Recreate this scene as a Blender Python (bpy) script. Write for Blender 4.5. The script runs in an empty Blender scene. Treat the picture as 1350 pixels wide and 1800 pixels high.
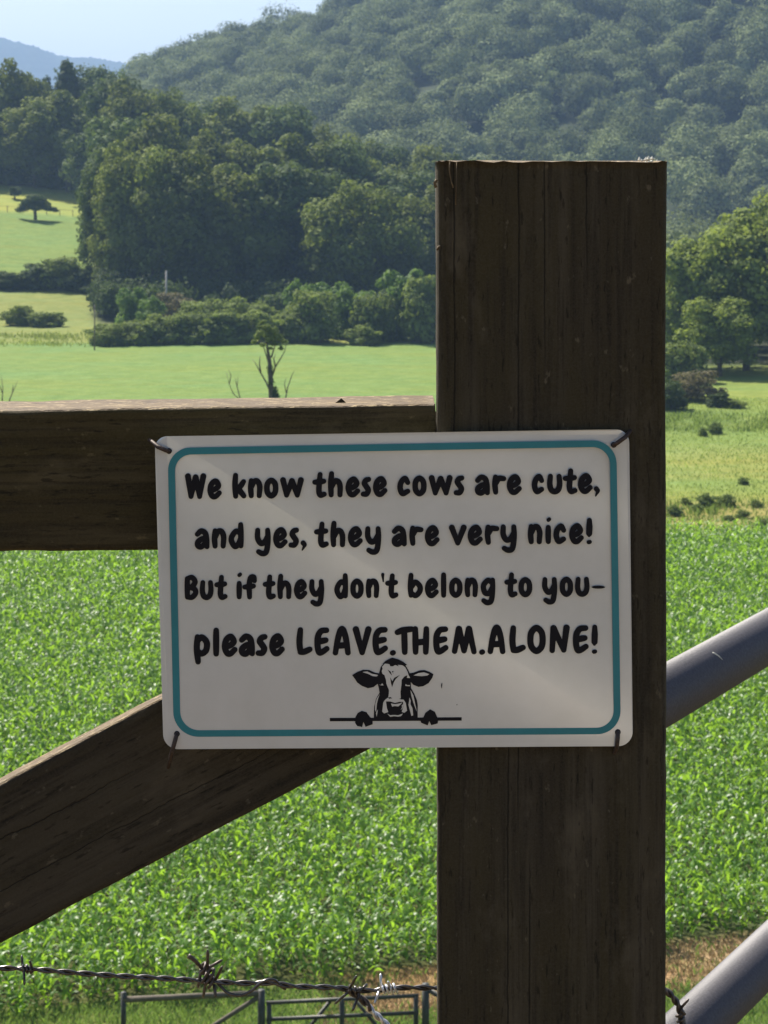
import bpy, math, random
import numpy as np
from mathutils import Vector, Matrix
from mathutils.geometry import tessellate_polygon

random.seed(7)
RNG = np.random.default_rng(7)
scene = bpy.context.scene
COL = scene.collection

# ------------------------------------------------------------------ camera
F = 4000.0            # focal length in photograph pixels (80 mm on a 36 mm tall frame)
HY = 320.0            # row of the eye-level line; the photograph is a crop below the optical axis
cam = bpy.data.cameras.new("camera")
cam.lens = 80.0
cam.sensor_width = 36.0
cam.sensor_fit = 'AUTO'
cam.shift_y = -(900.0 - HY) / 1800.0
cam.clip_start = 0.05
cam.clip_end = 30000.0
cam.dof.use_dof = True
cam.dof.focus_distance = 1.47
cam.dof.aperture_fstop = 60.0
camo = bpy.data.objects.new("camera", cam)
COL.objects.link(camo)
camo.location = (0, 0, 0)
camo.rotation_euler = (math.radians(90), 0, 0)
scene.camera = camo

# ------------------------------------------------------------------ world, sun, exposure
SUN_AZ, SUN_EL = math.radians(-36.0), math.radians(48.0)   # azimuth from the viewing direction (+Y), negative = left
world = bpy.data.worlds.new("World")
scene.world = world
world.use_nodes = True
wn = world.node_tree
sky = wn.nodes.new('ShaderNodeTexSky')
sky.sky_type = 'NISHITA'
sky.sun_disc = False
sky.sun_elevation = SUN_EL
sky.sun_rotation = SUN_AZ
sky.altitude = 600
sky.air_density = 1.0
sky.dust_density = 3.0
bg = wn.nodes['Background']
bg.inputs['Strength'].default_value = 0.074
wn.links.new(sky.outputs[0], bg.inputs[0])
sun = bpy.data.lights.new("sun", 'SUN')
sun.energy = 5.0
sun.angle = math.radians(0.5)
sun.color = (1.0, 0.94, 0.84)
suno = bpy.data.objects.new("sun", sun)
COL.objects.link(suno)
sdir = Vector((math.sin(SUN_AZ) * math.cos(SUN_EL), math.cos(SUN_AZ) * math.cos(SUN_EL), math.sin(SUN_EL)))
suno.rotation_euler = sdir.to_track_quat('Z', 'Y').to_euler()
suno.location = (-20, 20, 40)
vs = scene.view_settings
vs.view_transform = 'Standard'
vs.look = 'None'
vs.exposure = 1.1
vs.gamma = 1.0
scene.cycles.max_bounces = 6
scene.cycles.diffuse_bounces = 3
scene.cycles.glossy_bounces = 2
scene.cycles.transmission_bounces = 3
scene.cycles.volume_bounces = 1
scene.cycles.caustics_reflective = False
scene.cycles.caustics_refractive = False


def P(px, py, D):
    return Vector(((px - 675.0) / F * D, D, (HY - py) / F * D))


# ------------------------------------------------------------------ materials
def new_mat(name):
    m = bpy.data.materials.new(name)
    m.use_nodes = True
    nt = m.node_tree
    return m, nt, nt.nodes, nt.links, nt.nodes['Principled BSDF']


def sock(nt, s, v):
    if hasattr(v, 'is_output'):
        nt.links.new(v, s)
    else:
        s.default_value = v


def math_n(nt, op, a, b=0.0, c=0.0, clamp=False):
    n = nt.nodes.new('ShaderNodeMath')
    n.operation = op
    n.use_clamp = clamp
    sock(nt, n.inputs[0], a)
    sock(nt, n.inputs[1], b)
    sock(nt, n.inputs[2], c)
    return n.outputs[0]


def mix_c(nt, fac, a, b, mode='MIX'):
    n = nt.nodes.new('ShaderNodeMix')
    n.data_type = 'RGBA'
    n.blend_type = mode
    sock(nt, n.inputs[0], fac)
    sock(nt, n.inputs[6], a if hasattr(a, 'is_output') else (*a, 1))
    sock(nt, n.inputs[7], b if hasattr(b, 'is_output') else (*b, 1))
    return n.outputs[2]


def noise_n(nt, vec, scale, detail=4.0, rough=0.55, stretch=None, loc=(0, 0, 0)):
    if stretch or loc != (0, 0, 0):
        mp = nt.nodes.new('ShaderNodeMapping')
        mp.inputs['Scale'].default_value = stretch or (1, 1, 1)
        mp.inputs['Location'].default_value = loc
        nt.links.new(vec, mp.inputs['Vector'])
        vec = mp.outputs[0]
    n = nt.nodes.new('ShaderNodeTexNoise')
    n.inputs['Scale'].default_value = scale
    n.inputs['Detail'].default_value = detail
    n.inputs['Roughness'].default_value = rough
    nt.links.new(vec, n.inputs['Vector'])
    return n.outputs['Fac']


def ramp_n(nt, fac, a, b):
    n = nt.nodes.new('ShaderNodeMapRange')
    n.inputs['From Min'].default_value = a
    n.inputs['From Max'].default_value = b
    nt.links.new(fac, n.inputs['Value'])
    return n.outputs[0]


def bump_n(nt, h, dist, strength=1.0):
    n = nt.nodes.new('ShaderNodeBump')
    n.inputs['Distance'].default_value = dist
    n.inputs['Strength'].default_value = strength
    nt.links.new(h, n.inputs['Height'])
    return n.outputs[0]


def wood_mat(name, base, olive, pale, cracks, seed):
    """weathered timber, grain along the local X axis; cracks = [(local z, wander, half width, x start, x end)]"""
    m, nt, N, L, b = new_mat(name)
    tc = N.new('ShaderNodeTexCoord').outputs['Object']
    sep = N.new('ShaderNodeSeparateXYZ')
    L.new(tc, sep.inputs[0])
    g1 = noise_n(nt, tc, 60, 5, .6, (.05, 1, 1), (seed, 0, 0))
    g2 = noise_n(nt, tc, 220, 4, .65, (.035, 1, 1), (seed + 3, 0, 0))
    big = noise_n(nt, tc, 9, 4, .6, (.45, 1, 1), (seed + 9, 0, 0))
    blot = noise_n(nt, tc, 24, 5, .65, (.5, 1, 1), (seed + 5, 2, 0))
    grit = noise_n(nt, tc, 700, 3, .7)
    c = mix_c(nt, ramp_n(nt, big, .38, .66), base, olive)
    c = mix_c(nt, math_n(nt, 'MULTIPLY', ramp_n(nt, g1, .46, .66), .7), c, pale)
    c = mix_c(nt, math_n(nt, 'MULTIPLY', ramp_n(nt, g2, .52, .36), .75), c, tuple(x * .45 for x in base))
    c = mix_c(nt, math_n(nt, 'MULTIPLY', ramp_n(nt, blot, .58, .72), .6), c, tuple(x * 1.5 for x in pale))
    c = mix_c(nt, math_n(nt, 'MULTIPLY', ramp_n(nt, blot, .42, .28), .55), c, tuple(x * .4 for x in base))
    c = mix_c(nt, math_n(nt, 'MULTIPLY', ramp_n(nt, grit, .35, .75), .35), c, tuple(x * 1.25 for x in pale))
    fl = noise_n(nt, tc, 150, 3, .6, (.55, 1, 1), (seed + 31, 1, 0))
    c = mix_c(nt, math_n(nt, 'MULTIPLY', ramp_n(nt, fl, .66, .74), .55), c, tuple(x * 2.2 for x in pale))
    pores = noise_n(nt, tc, 330, 3, .6, (.2, 1, 1), (seed + 17, 4, 0))
    c = mix_c(nt, math_n(nt, 'MULTIPLY', ramp_n(nt, pores, .40, .32), .7), c, tuple(x * .3 for x in base))
    mask = None
    for i, (cz, wander, hw, x0, x1) in enumerate(cracks):
        wob = noise_n(nt, tc, 9, 6, .7, (1, 0.001, 0.001), (seed + i * 7.3, 0, 0))
        zz = math_n(nt, 'ADD', sep.outputs['Z'], math_n(nt, 'MULTIPLY', math_n(nt, 'SUBTRACT', wob, .5), wander))
        d = math_n(nt, 'ABSOLUTE', math_n(nt, 'SUBTRACT', zz, cz))
        k = ramp_n(nt, d, hw * .7, hw * .2)
        inx = math_n(nt, 'MULTIPLY', ramp_n(nt, sep.outputs['X'], x0, x0 + .05), ramp_n(nt, sep.outputs['X'], x1, x1 - .05))
        k = math_n(nt, 'MULTIPLY', k, inx)
        mask = k if mask is None else math_n(nt, 'MAXIMUM', mask, k)
    h = math_n(nt, 'ADD', math_n(nt, 'MULTIPLY', g2, .6), math_n(nt, 'MULTIPLY', grit, .35))
    if mask is not None:
        c = mix_c(nt, math_n(nt, 'MULTIPLY', mask, .6), c, (.006, .005, .004))
        h = math_n(nt, 'SUBTRACT', h, mask)
    L.new(c, b.inputs['Base Color'])
    b.inputs['Roughness'].default_value = .85
    b.inputs['Specular IOR Level'].default_value = .25
    L.new(bump_n(nt, h, .0012, .9), b.inputs['Normal'])
    return m


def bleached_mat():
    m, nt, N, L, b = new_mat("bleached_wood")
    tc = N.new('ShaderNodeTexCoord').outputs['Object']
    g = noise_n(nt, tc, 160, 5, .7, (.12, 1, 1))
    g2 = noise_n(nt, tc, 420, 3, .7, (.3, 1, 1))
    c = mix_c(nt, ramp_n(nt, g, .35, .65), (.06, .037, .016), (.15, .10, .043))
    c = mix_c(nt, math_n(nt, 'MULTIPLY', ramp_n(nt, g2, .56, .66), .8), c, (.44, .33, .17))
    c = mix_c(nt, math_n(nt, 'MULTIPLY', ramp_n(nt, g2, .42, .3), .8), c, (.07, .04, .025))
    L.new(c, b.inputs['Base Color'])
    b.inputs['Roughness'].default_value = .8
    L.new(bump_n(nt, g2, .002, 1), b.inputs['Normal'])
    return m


def plain_mat(name, col, rough=.6, metal=0.0, var=.25, scale=60, bump=0.0, spec=.5):
    m, nt, N, L, b = new_mat(name)
    tc = N.new('ShaderNodeTexCoord').outputs['Object']
    n = noise_n(nt, tc, scale, 5, .65)
    c = mix_c(nt, ramp_n(nt, n, .3, .7), tuple(x * (1 - var) for x in col), tuple(min(1, x * (1 + var)) for x in col))
    L.new(c, b.inputs['Base Color'])
    b.inputs['Roughness'].default_value = rough
    b.inputs['Metallic'].default_value = metal
    b.inputs['Specular IOR Level'].default_value = spec
    if bump:
        L.new(bump_n(nt, n, bump, 1), b.inputs['Normal'])
    return m


def leaf_mat(name, dark, light, trans, tfac=.3, rough=.5, spec=.35, objvar=.25):
    """foliage: colour varies per leaf clump (attribute 'v') and per plant, part of the light passes through"""
    m, nt, N, L, b = new_mat(name)
    at = N.new('ShaderNodeAttribute')
    at.attribute_name = 'v'
    oi = N.new('ShaderNodeObjectInfo')
    f = math_n(nt, 'ADD', math_n(nt, 'MULTIPLY', at.outputs['Fac'], 1 - objvar), math_n(nt, 'MULTIPLY', oi.outputs['Random'], objvar), clamp=True)
    c = mix_c(nt, f, dark, light)
    L.new(c, b.inputs['Base Color'])
    b.inputs['Roughness'].default_value = rough
    b.inputs['Specular IOR Level'].default_value = spec
    t = N.new('ShaderNodeBsdfTranslucent')
    L.new(mix_c(nt, f, tuple(x * .6 for x in trans), trans), t.inputs['Color'])
    mx = N.new('ShaderNodeMixShader')
    mx.inputs[0].default_value = tfac
    L.new(b.outputs[0], mx.inputs[1])
    L.new(t.outputs[0], mx.inputs[2])
    L.new(mx.outputs[0], N['Material Output'].inputs['Surface'])
    return m


POST_W = wood_mat("post_wood", (.032, .024, .014), (.042, .032, .012), (.070, .056, .037),
                  [(.0215, .005, .0007, 1.12, 1.75), (.0045, .004, .0006, 1.42, 1.75), (-.0225, .005, .0006, 1.48, 1.75),
                   (.0285, .005, .0008, .5, 1.24), (.0145, .004, .0007, .5, 1.12), (.063, .005, .0008, 1.3, 1.75)], 1.0)
RAIL_W = wood_mat("rail_wood", (.028, .020, .009), (.044, .032, .009), (.078, .058, .028),
                  [(-.020, .008, .0004, 1.92, 2.2)], 21.0)
BRACE_W = wood_mat("brace_wood", (.030, .022, .013), (.037, .028, .013), (.062, .048, .031),
                   [(.013, .016, .0007, -.5, 1.9), (-.016, .016, .0005, 1.0, 2.0)], 43.0)
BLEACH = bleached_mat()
LICHEN = plain_mat("lichen_crust", (.62, .6, .5), .95, 0, .25, 300)
RUST = plain_mat("rusty_steel", (.055, .036, .028), .6, .35, .5, 500, .0002)
GATE_PAINT = plain_mat("grey_gate_paint", (.078, .072, .080), .55, .0, .3, 420, .0004)
WIRE = plain_mat("galvanised_wire", (.10, .092, .088), .22, .8, .4, 300)
WIRE_OLD = plain_mat("rusted_wire", (.12, .10, .09), .5, .7, .4, 300)
WIRE_BRIGHT = plain_mat("new_galvanised_wire", (.75, .74, .74), .3, .8, .15, 300)
DARK_METAL = plain_mat("dark_green_gate_metal", (.050, .050, .042), .55, .2, .3, 8)
OLD_POST = plain_mat("old_fence_wood", (.12, .10, .075), .9, 0, .35, 6)
GREY_POLE = plain_mat("grey_pole_wood", (.34, .32, .30), .9, 0, .2, 3)
BARK = plain_mat("bark", (.085, .068, .052), .95, 0, .45, 4, .02)
TWIG = plain_mat("dead_twig", (.13, .105, .08), .95, 0, .35, 5)
INK = plain_mat("black_print", (.006, .005, .008), .6, 0, .1, 50, 0, .2)
TEAL = plain_mat("teal_print", (.010, .185, .215), .4, 0, .08, 40)


def sign_white():
    m, nt, N, L, b = new_mat("white_sign_paint")
    tc = N.new('ShaderNodeTexCoord').outputs['Object']
    n = noise_n(nt, tc, 30, 5, .6)
    n2 = noise_n(nt, tc, 900, 2, .6)
    c = mix_c(nt, ramp_n(nt, n, .3, .75), (.56, .57, .575), (.50, .51, .51))
    c = mix_c(nt, math_n(nt, 'MULTIPLY', ramp_n(nt, n2, .66, .78), .25), c, (.45, .42, .38))
    L.new(c, b.inputs['Base Color'])
    b.inputs['Roughness'].default_value = .16
    b.inputs['Coat Weight'].default_value = 1.0
    b.inputs['Coat IOR'].default_value = 2.0
    b.inputs['Coat Roughness'].default_value = .09
    b.inputs['Specular IOR Level'].default_value = .85
    # the small pressed dent near the lower left corner
    sep = N.new('ShaderNodeSeparateXYZ')
    L.new(tc, sep.inputs[0])
    d = P(352, 1247, 1.462)
    dx = math_n(nt, 'DIVIDE', math_n(nt, 'SUBTRACT', sep.outputs['X'], d.x), .0058)
    dz = math_n(nt, 'DIVIDE', math_n(nt, 'SUBTRACT', sep.outputs['Z'], d.z), .0030)
    r2 = math_n(nt, 'ADD', math_n(nt, 'MULTIPLY', dx, dx), math_n(nt, 'MULTIPLY', dz, dz))
    hgt = math_n(nt, 'SUBTRACT', 1.0, r2, clamp=True)
    wav = noise_n(nt, tc, 18, 2, .5)
    hh = math_n(nt, 'ADD', hgt, math_n(nt, 'MULTIPLY', wav, .6))
    L.new(bump_n(nt, hh, .0007, 1), b.inputs['Normal'])
    return m


SIGN_W = sign_white()


def ground_mat():
    m, nt, N, L, b = new_mat("ground_cover")
    at = N.new('ShaderNodeAttribute')
    at.attribute_name = 'cover'
    tc = N.new('ShaderNodeTexCoord').outputs['Object']
    n1 = noise_n(nt, tc, .055, 5, .6)
    n2 = noise_n(nt, tc, .5, 6, .7)
    n3 = noise_n(nt, tc, 3.0, 4, .7)
    n4 = noise_n(nt, tc, .35, 5, .65, (.12, 1, 1))
    c = mix_c(nt, math_n(nt, 'MULTIPLY', ramp_n(nt, n1, .35, .65), .6), at.outputs['Color'], (1.28, 1.02, .7), 'MULTIPLY')
    c = mix_c(nt, math_n(nt, 'MULTIPLY', ramp_n(nt, n2, .38, .64), .7), c, (.62, .72, .55), 'MULTIPLY')
    c = mix_c(nt, math_n(nt, 'MULTIPLY', ramp_n(nt, n3, .42, .62), .55), c, (.68, .72, .6), 'MULTIPLY')
    c = mix_c(nt, math_n(nt, 'MULTIPLY', ramp_n(nt, n4, .40, .62), .5), c, (1.12, .88, .62), 'MULTIPLY')
    L.new(c, b.inputs['Base Color'])
    b.inputs['Roughness'].default_value = .95
    b.inputs['Specular IOR Level'].default_value = .1
    L.new(bump_n(nt, math_n(nt, 'ADD', n2, math_n(nt, 'MULTIPLY', n3, .4)), .25, .7), b.inputs['Normal'])
    return m


GROUND = ground_mat()
LEAF_WOOD = leaf_mat("wood_foliage", (.034, .052, .013), (.19, .23, .055), (.28, .35, .05), .22, .8, .1, .4)
LEAF_HILL = leaf_mat("mountain_foliage", (.020, .036, .013), (.27, .315, .145), (.24, .29, .10), .2, .9, .08)
LEAF_BUSH = leaf_mat("hedge_foliage", (.05, .076, .022), (.23, .28, .075), (.30, .39, .06), .26, .8, .1)
LEAF_GREEN = leaf_mat("fresh_green_foliage", (.045, .088, .020), (.14, .22, .045), (.22, .36, .05), .28, .7, .15)
LEAF_BROWN = leaf_mat("brownish_foliage", (.075, .068, .038), (.17, .15, .085), (.22, .20, .08), .28, .85, .1)
LEAF_RIGHT = leaf_mat("light_tree_foliage", (.070, .105, .028), (.28, .33, .08), (.40, .50, .07), .3, .8, .1)
LEAF_DARK = leaf_mat("dark_foliage", (.024, .040, .014), (.065, .095, .028), (.10, .15, .03), .25, .8, .1)
CROP = leaf_mat("maize_leaf", (.042, .112, .008), (.115, .235, .020), (.36, .62, .04), .43, .42, .36, 0)
GRASS = leaf_mat("meadow_blades", (.17, .235, .062), (.25, .31, .09), (.34, .44, .09), .4, .6, .2, 0)
WEED = leaf_mat("weed_leaf", (.06, .12, .03), (.17, .26, .08), (.26, .40, .07), .35, .5, .3, 0)
STRAW = leaf_mat("dry_straw", (.20, .14, .075), (.40, .30, .17), (.35, .25, .12), .25, .8, .1, 0)


# ------------------------------------------------------------------ object helpers
def link(o, parent=None):
    COL.objects.link(o)
    if parent is not None:
        o.parent = parent
    return o


def mesh_np(name, V, Fc, mat, parent=None, attr=None, smooth=False, color=None, mats=None, midx=None):
    """V (n,3); Fc (m,k) all faces with k corners; attr: per-vertex float 'v'"""
    V = np.asarray(V, dtype=np.float32)
    Fc = np.asarray(Fc, dtype=np.int32)
    me = bpy.data.meshes.new(name)
    m, k = Fc.shape
    me.vertices.add(len(V))
    me.vertices.foreach_set('co', V.ravel())
    me.loops.add(m * k)
    me.loops.foreach_set('vertex_index', Fc.ravel())
    me.polygons.add(m)
    me.polygons.foreach_set('loop_start', np.arange(0, m * k, k, dtype=np.int32))
    me.polygons.foreach_set('loop_total', np.full(m, k, dtype=np.int32))
    for mm in (mats or [mat]):
        me.materials.append(mm)
    if midx is not None:
        me.polygons.foreach_set('material_index', np.asarray(midx, dtype=np.int32))
    if smooth:
        me.polygons.foreach_set('use_smooth', np.ones(m, dtype=bool))
    if attr is not None:
        a = me.attributes.new('v', 'FLOAT', 'POINT')
        a.data.foreach_set('value', np.asarray(attr, dtype=np.float32))
    if color is not None:
        a = me.color_attributes.new('cover', 'FLOAT_COLOR', 'POINT')
        cc = np.ones((len(V), 4), dtype=np.float32)
        cc[:, :3] = color
        a.data.foreach_set('color', cc.ravel())
    me.update(calc_edges=True)
    me.validate()
    return link(bpy.data.objects.new(name, me), parent)


def mesh_py(name, verts, faces, mat, parent=None, smooth=False):
    me = bpy.data.meshes.new(name)
    me.from_pydata([tuple(v) for v in verts], [], faces)
    me.materials.append(mat)
    if smooth:
        for p in me.polygons:
            p.use_smooth = True
    me.update()
    return link(bpy.data.objects.new(name, me), parent)


def tag(o, label=None, cat=None, group=None, kind=None):
    if label:
        o['label'] = label
    if cat:
        o['category'] = cat
    if group:
        o['group'] = group
    if kind:
        o['kind'] = kind
    return o


def empty(name, loc, label, cat, group=None):
    o = bpy.data.objects.new(name, None)
    o.empty_display_size = .1
    o.location = loc
    link(o)
    return tag(o, label, cat, group)


class Tubes:
    """collects tapered tubes into one mesh"""
    def __init__(self):
        self.v, self.f = [], []

    def tube(self, pts, radii, n=8, cap=True):
        pts = [Vector(p) for p in pts]
        if not hasattr(radii, '__len__'):
            radii = [radii] * len(pts)
        base = len(self.v)
        up = None
        for i, p in enumerate(pts):
            t = (pts[min(i + 1, len(pts) - 1)] - pts[max(i - 1, 0)]).normalized()
            if up is None:
                up = t.orthogonal().normalized()
            else:
                up = (up - t * up.dot(t)).normalized()
            s = t.cross(up)
            for k in range(n):
                a = 2 * math.pi * k / n
                self.v.append(p + (up * math.cos(a) + s * math.sin(a)) * radii[i])
        for i in range(len(pts) - 1):
            for k in range(n):
                a, b = base + i * n + k, base + i * n + (k + 1) % n
                self.f.append((a, b, b + n, a + n))
        if cap:
            self.f.append(tuple(base + k for k in reversed(range(n))))
            e = base + (len(pts) - 1) * n
            self.f.append(tuple(e + k for k in range(n)))
        return self

    def build(self, name, mat, parent=None, inv=None):
        v = [inv @ p for p in self.v] if inv is not None else self.v
        return mesh_py(name, v, self.f, mat, parent, True)


def catmull(pts, n=8, closed=False):
    pts = [np.array(p, float) for p in pts]
    out = []
    m = len(pts)
    rng = range(m if closed else m - 1)
    for i in rng:
        p1, p2 = pts[i], pts[(i + 1) % m]
        p0 = pts[(i - 1) % m] if (closed or i > 0) else 2 * p1 - p2
        p3 = pts[(i + 2) % m] if (closed or i + 2 < m) else 2 * p2 - p1
        for k in range(n):
            t = k / n
            out.append(.5 * ((2 * p1) + (-p0 + p2) * t + (2 * p0 - 5 * p1 + 4 * p2 - p3) * t * t + (-p0 + 3 * p1 - 3 * p2 + p3) * t ** 3))
    if not closed:
        out.append(pts[-1])
    return out


# ------------------------------------------------------------------ terrain
def sines(x, y, s, seed):
    r = np.random.default_rng(seed)
    z = 0
    for i in range(6):
        a, ph, fr = r.uniform(0, 6.28), r.uniform(0, 6.28), s * (1.6 ** (i * .8))
        z = z + np.sin((x * math.cos(a) + y * math.sin(a)) * fr + ph) / (1.35 ** i)
    return z / 3.0


def sstep(a, b, x):
    t = np.clip((x - a) / (b - a), 0, 1)
    return t * t * (3 - 2 * t)


CREST_PX = [-900, -300, 0, 150, 205, 222, 240, 290, 350, 420, 490, 530, 580, 675, 800, 1000, 1350, 2000, 3500]
CREST_Y = [300, 300, 290, 215, 165, 130, 104, 84, 68, 40, 33, 20, 2, -55, -105, -150, -190, -220, -220]
RIDGE_PX = [-1500, -600, -100, 0, 30, 60, 100, 130, 170, 205, 260, 400, 900, 3000]
RIDGE_Y = [90, 50, 55, 69, 78, 86, 103, 106, 107, 113, 122, 150, 170, 170]


def H(x, D):
    x = np.asarray(x, float)
    D = np.asarray(D, float)
    Dm = np.maximum(D, 60.0)
    px = 675 + F * x / Dm
    z = np.interp(D, [-80, 0, 3, 6, 20, 49, 54, 60, 130, 210, 285, 340, 560, 1500, 7500],
                  [-1.3, -1.5, -1.65, -2.5, -7.9, -18.9, -19.5, -19.7, -20.0, -20.4, -20.3, -19.4, -20.0, -22, -22])
    # pasture hill and wooded spur on the left
    top = np.interp(px, [-1500, -200, 0, 150, 300, 500, 700, 860, 1000], [9, 8, 6.5, 4.5, 1.0, -4.5, -14, -20, -20.5])
    spur = np.interp(D, [318, 362, 432, 470, 520, 640, 700], [0, .15, .49, .66, .88, .45, 0])
    z = z + spur * (top + 19.8)
    # mountain
    yc = np.interp(px, CREST_PX, CREST_Y)
    zc = (HY - yc) / F * 1000.0 - 12.5
    gul = 9.0 * sines(x, D * .4, .016, 3) + 5.0 * sines(x, D * .5, .045, 5)
    up = np.clip((D - 585) / 415.0, 0, 1) ** .92
    down = 1 - sstep(1010, 1700, D)
    z = z + np.where(D < 1000, up, down) * (zc + 20) + gul * sstep(600, 700, D) * (1 - sstep(860, 985, D))
    # far blue ridge
    zr = (HY - np.interp(675 + F * x / np.maximum(D, 4000.0), RIDGE_PX, RIDGE_Y)) / F * 5200.0 + 22
    far = sstep(3600, 5200, D) * (1 - .4 * sstep(5300, 7000, D))
    z = z + far * zr + sstep(4300, 5000, D) * (9 * sines(x, D * .3, .006, 8) + 5 * RNG_FAR(x, D))
    # roughness
    z = z + .12 * sines(x, D, .35, 11) * sstep(8, 30, D) * (1 - sstep(560, 700, D)) * np.where((D > 44) & (D < 130), .3, 1)
    return z


def RNG_FAR(x, D):
    return np.sin(x * .21 + D * .05) * np.sin(x * .093 + 1.3 + D * .11) + .6 * np.sin(x * .37 + D * .02)


def hz(x, D):
    return float(H(np.array([x]), np.array([D]))[0])


def at(px, D):
    x = (px - 675.0) / F * D
    return Vector((x, D, hz(x, D)))


def build_ground():
    rows = np.concatenate([np.arange(-70, -16, 5), np.arange(-16, 0, .25), np.arange(0, 62, .6), np.arange(62, 300, 1.5), np.arange(300, 620, 2.5),
                           np.arange(620, 1250, 9), np.arange(1250, 3600, 120), np.arange(3600, 5600, 22), np.arange(5600, 7200, 150)])
    us = np.concatenate([np.linspace(-.8, -.24, 24)[:-1], np.linspace(-.24, .24, 230), np.linspace(.24, .8, 24)[1:]])
    U, D = np.meshgrid(us, rows)
    X = U * np.maximum(D, 60)
    Z = H(X, D)
    V = np.stack([X, D, Z], -1).reshape(-1, 3)
    nr, nc = U.shape
    i = np.arange(nr * nc).reshape(nr, nc)
    Fc = np.stack([i[:-1, :-1], i[:-1, 1:], i[1:, 1:], i[1:, :-1]], -1).reshape(-1, 4)
    px = 675 + F * X / np.maximum(D, 60)
    n = sines(X, D, .35, 21) * .5 + sines(X, D, 1.3, 22) * .35
    C = np.zeros(U.shape + (3,))
    def lay(mask, col):
        mask = np.clip(mask, 0, 1)[..., None]
        C[:] = C * (1 - mask) + np.array(col) * mask
    lay(np.ones_like(D), (.11, .15, .045))                                   # near bank
    lay(1 - sstep(2.2, 3.2, D + .4 * n), (.14, .115, .08))                     # unseen dry ground this side of the fence, toned for its bounce onto the sign
    for off in (-.16, 2.1):                                                   # unseen pale gravel strips, added to reflect a band in the sign
        t = np.abs(X - (.24 + (D + 6.25) * .26 + off)) + .06 * n
        lay((1 - sstep(.18, .36, t)) * (D < .6), (.60, .58, .55))
    lay(sstep(-3.6, -2.8, D - 52.4 - np.clip(px, 0, 1400) / 1250 * 6.2 + .6 * n) * sstep(520, 680, px), (.29, .21, .13))                              # straw strip before the crop
    edge = 52.4 + np.clip(px, 0, 1400) / 1250 * 6.2
    lay(sstep(-.3, .3, D - edge - .6), (.06, .075, .03))                     # soil under the crop
    lay(sstep(-1, 1, D - 127.5 - n), (.20, .245, .065))                       # yellow-green rough grass
    lay(sstep(-1.5, 1.5, D - 131 - 2 * n) * (1 - sstep(-2, 2, D - 143 - 4 * n)) * .45, (.25, .19, .10))
    lay(sstep(143, 150, D + 4 * n) , (.165, .235, .062))
    lay(sstep(150, 158, D + 6 * n) * (1 - sstep(170, 180, D + 5 * n)) * .7, (.215, .25, .08))
    lay(sstep(196, 206, D + 3 * n) * (1 - sstep(1000, 1100, px)), (.138, .222, .066))   # mown meadow on the left
    lay(sstep(283, 290, D + n) * (1 - sstep(800, 900, px)), (.175, .22, .07))
    lay(sstep(352, 362, D) * (1 - sstep(150, 200, px)), (.142, .222, .062))
    lay(sstep(438, 444, D + n) * (1 - sstep(150, 200, px)), (.24, .29, .07))
    lay(sstep(182, 187, D + 3 * n) * (1 - sstep(199, 206, D + 4 * n)) * (1 - sstep(1290, 1330, px + 20 * n)) * sstep(1000, 1050, px) * .75, (.10, .165, .05))
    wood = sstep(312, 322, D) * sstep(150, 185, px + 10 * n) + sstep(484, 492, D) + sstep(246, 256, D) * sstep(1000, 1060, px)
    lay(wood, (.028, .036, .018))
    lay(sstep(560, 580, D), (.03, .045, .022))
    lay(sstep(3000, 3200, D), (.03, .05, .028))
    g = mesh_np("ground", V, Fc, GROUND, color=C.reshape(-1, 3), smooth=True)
    return tag(g, kind='structure')


build_ground()


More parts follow.
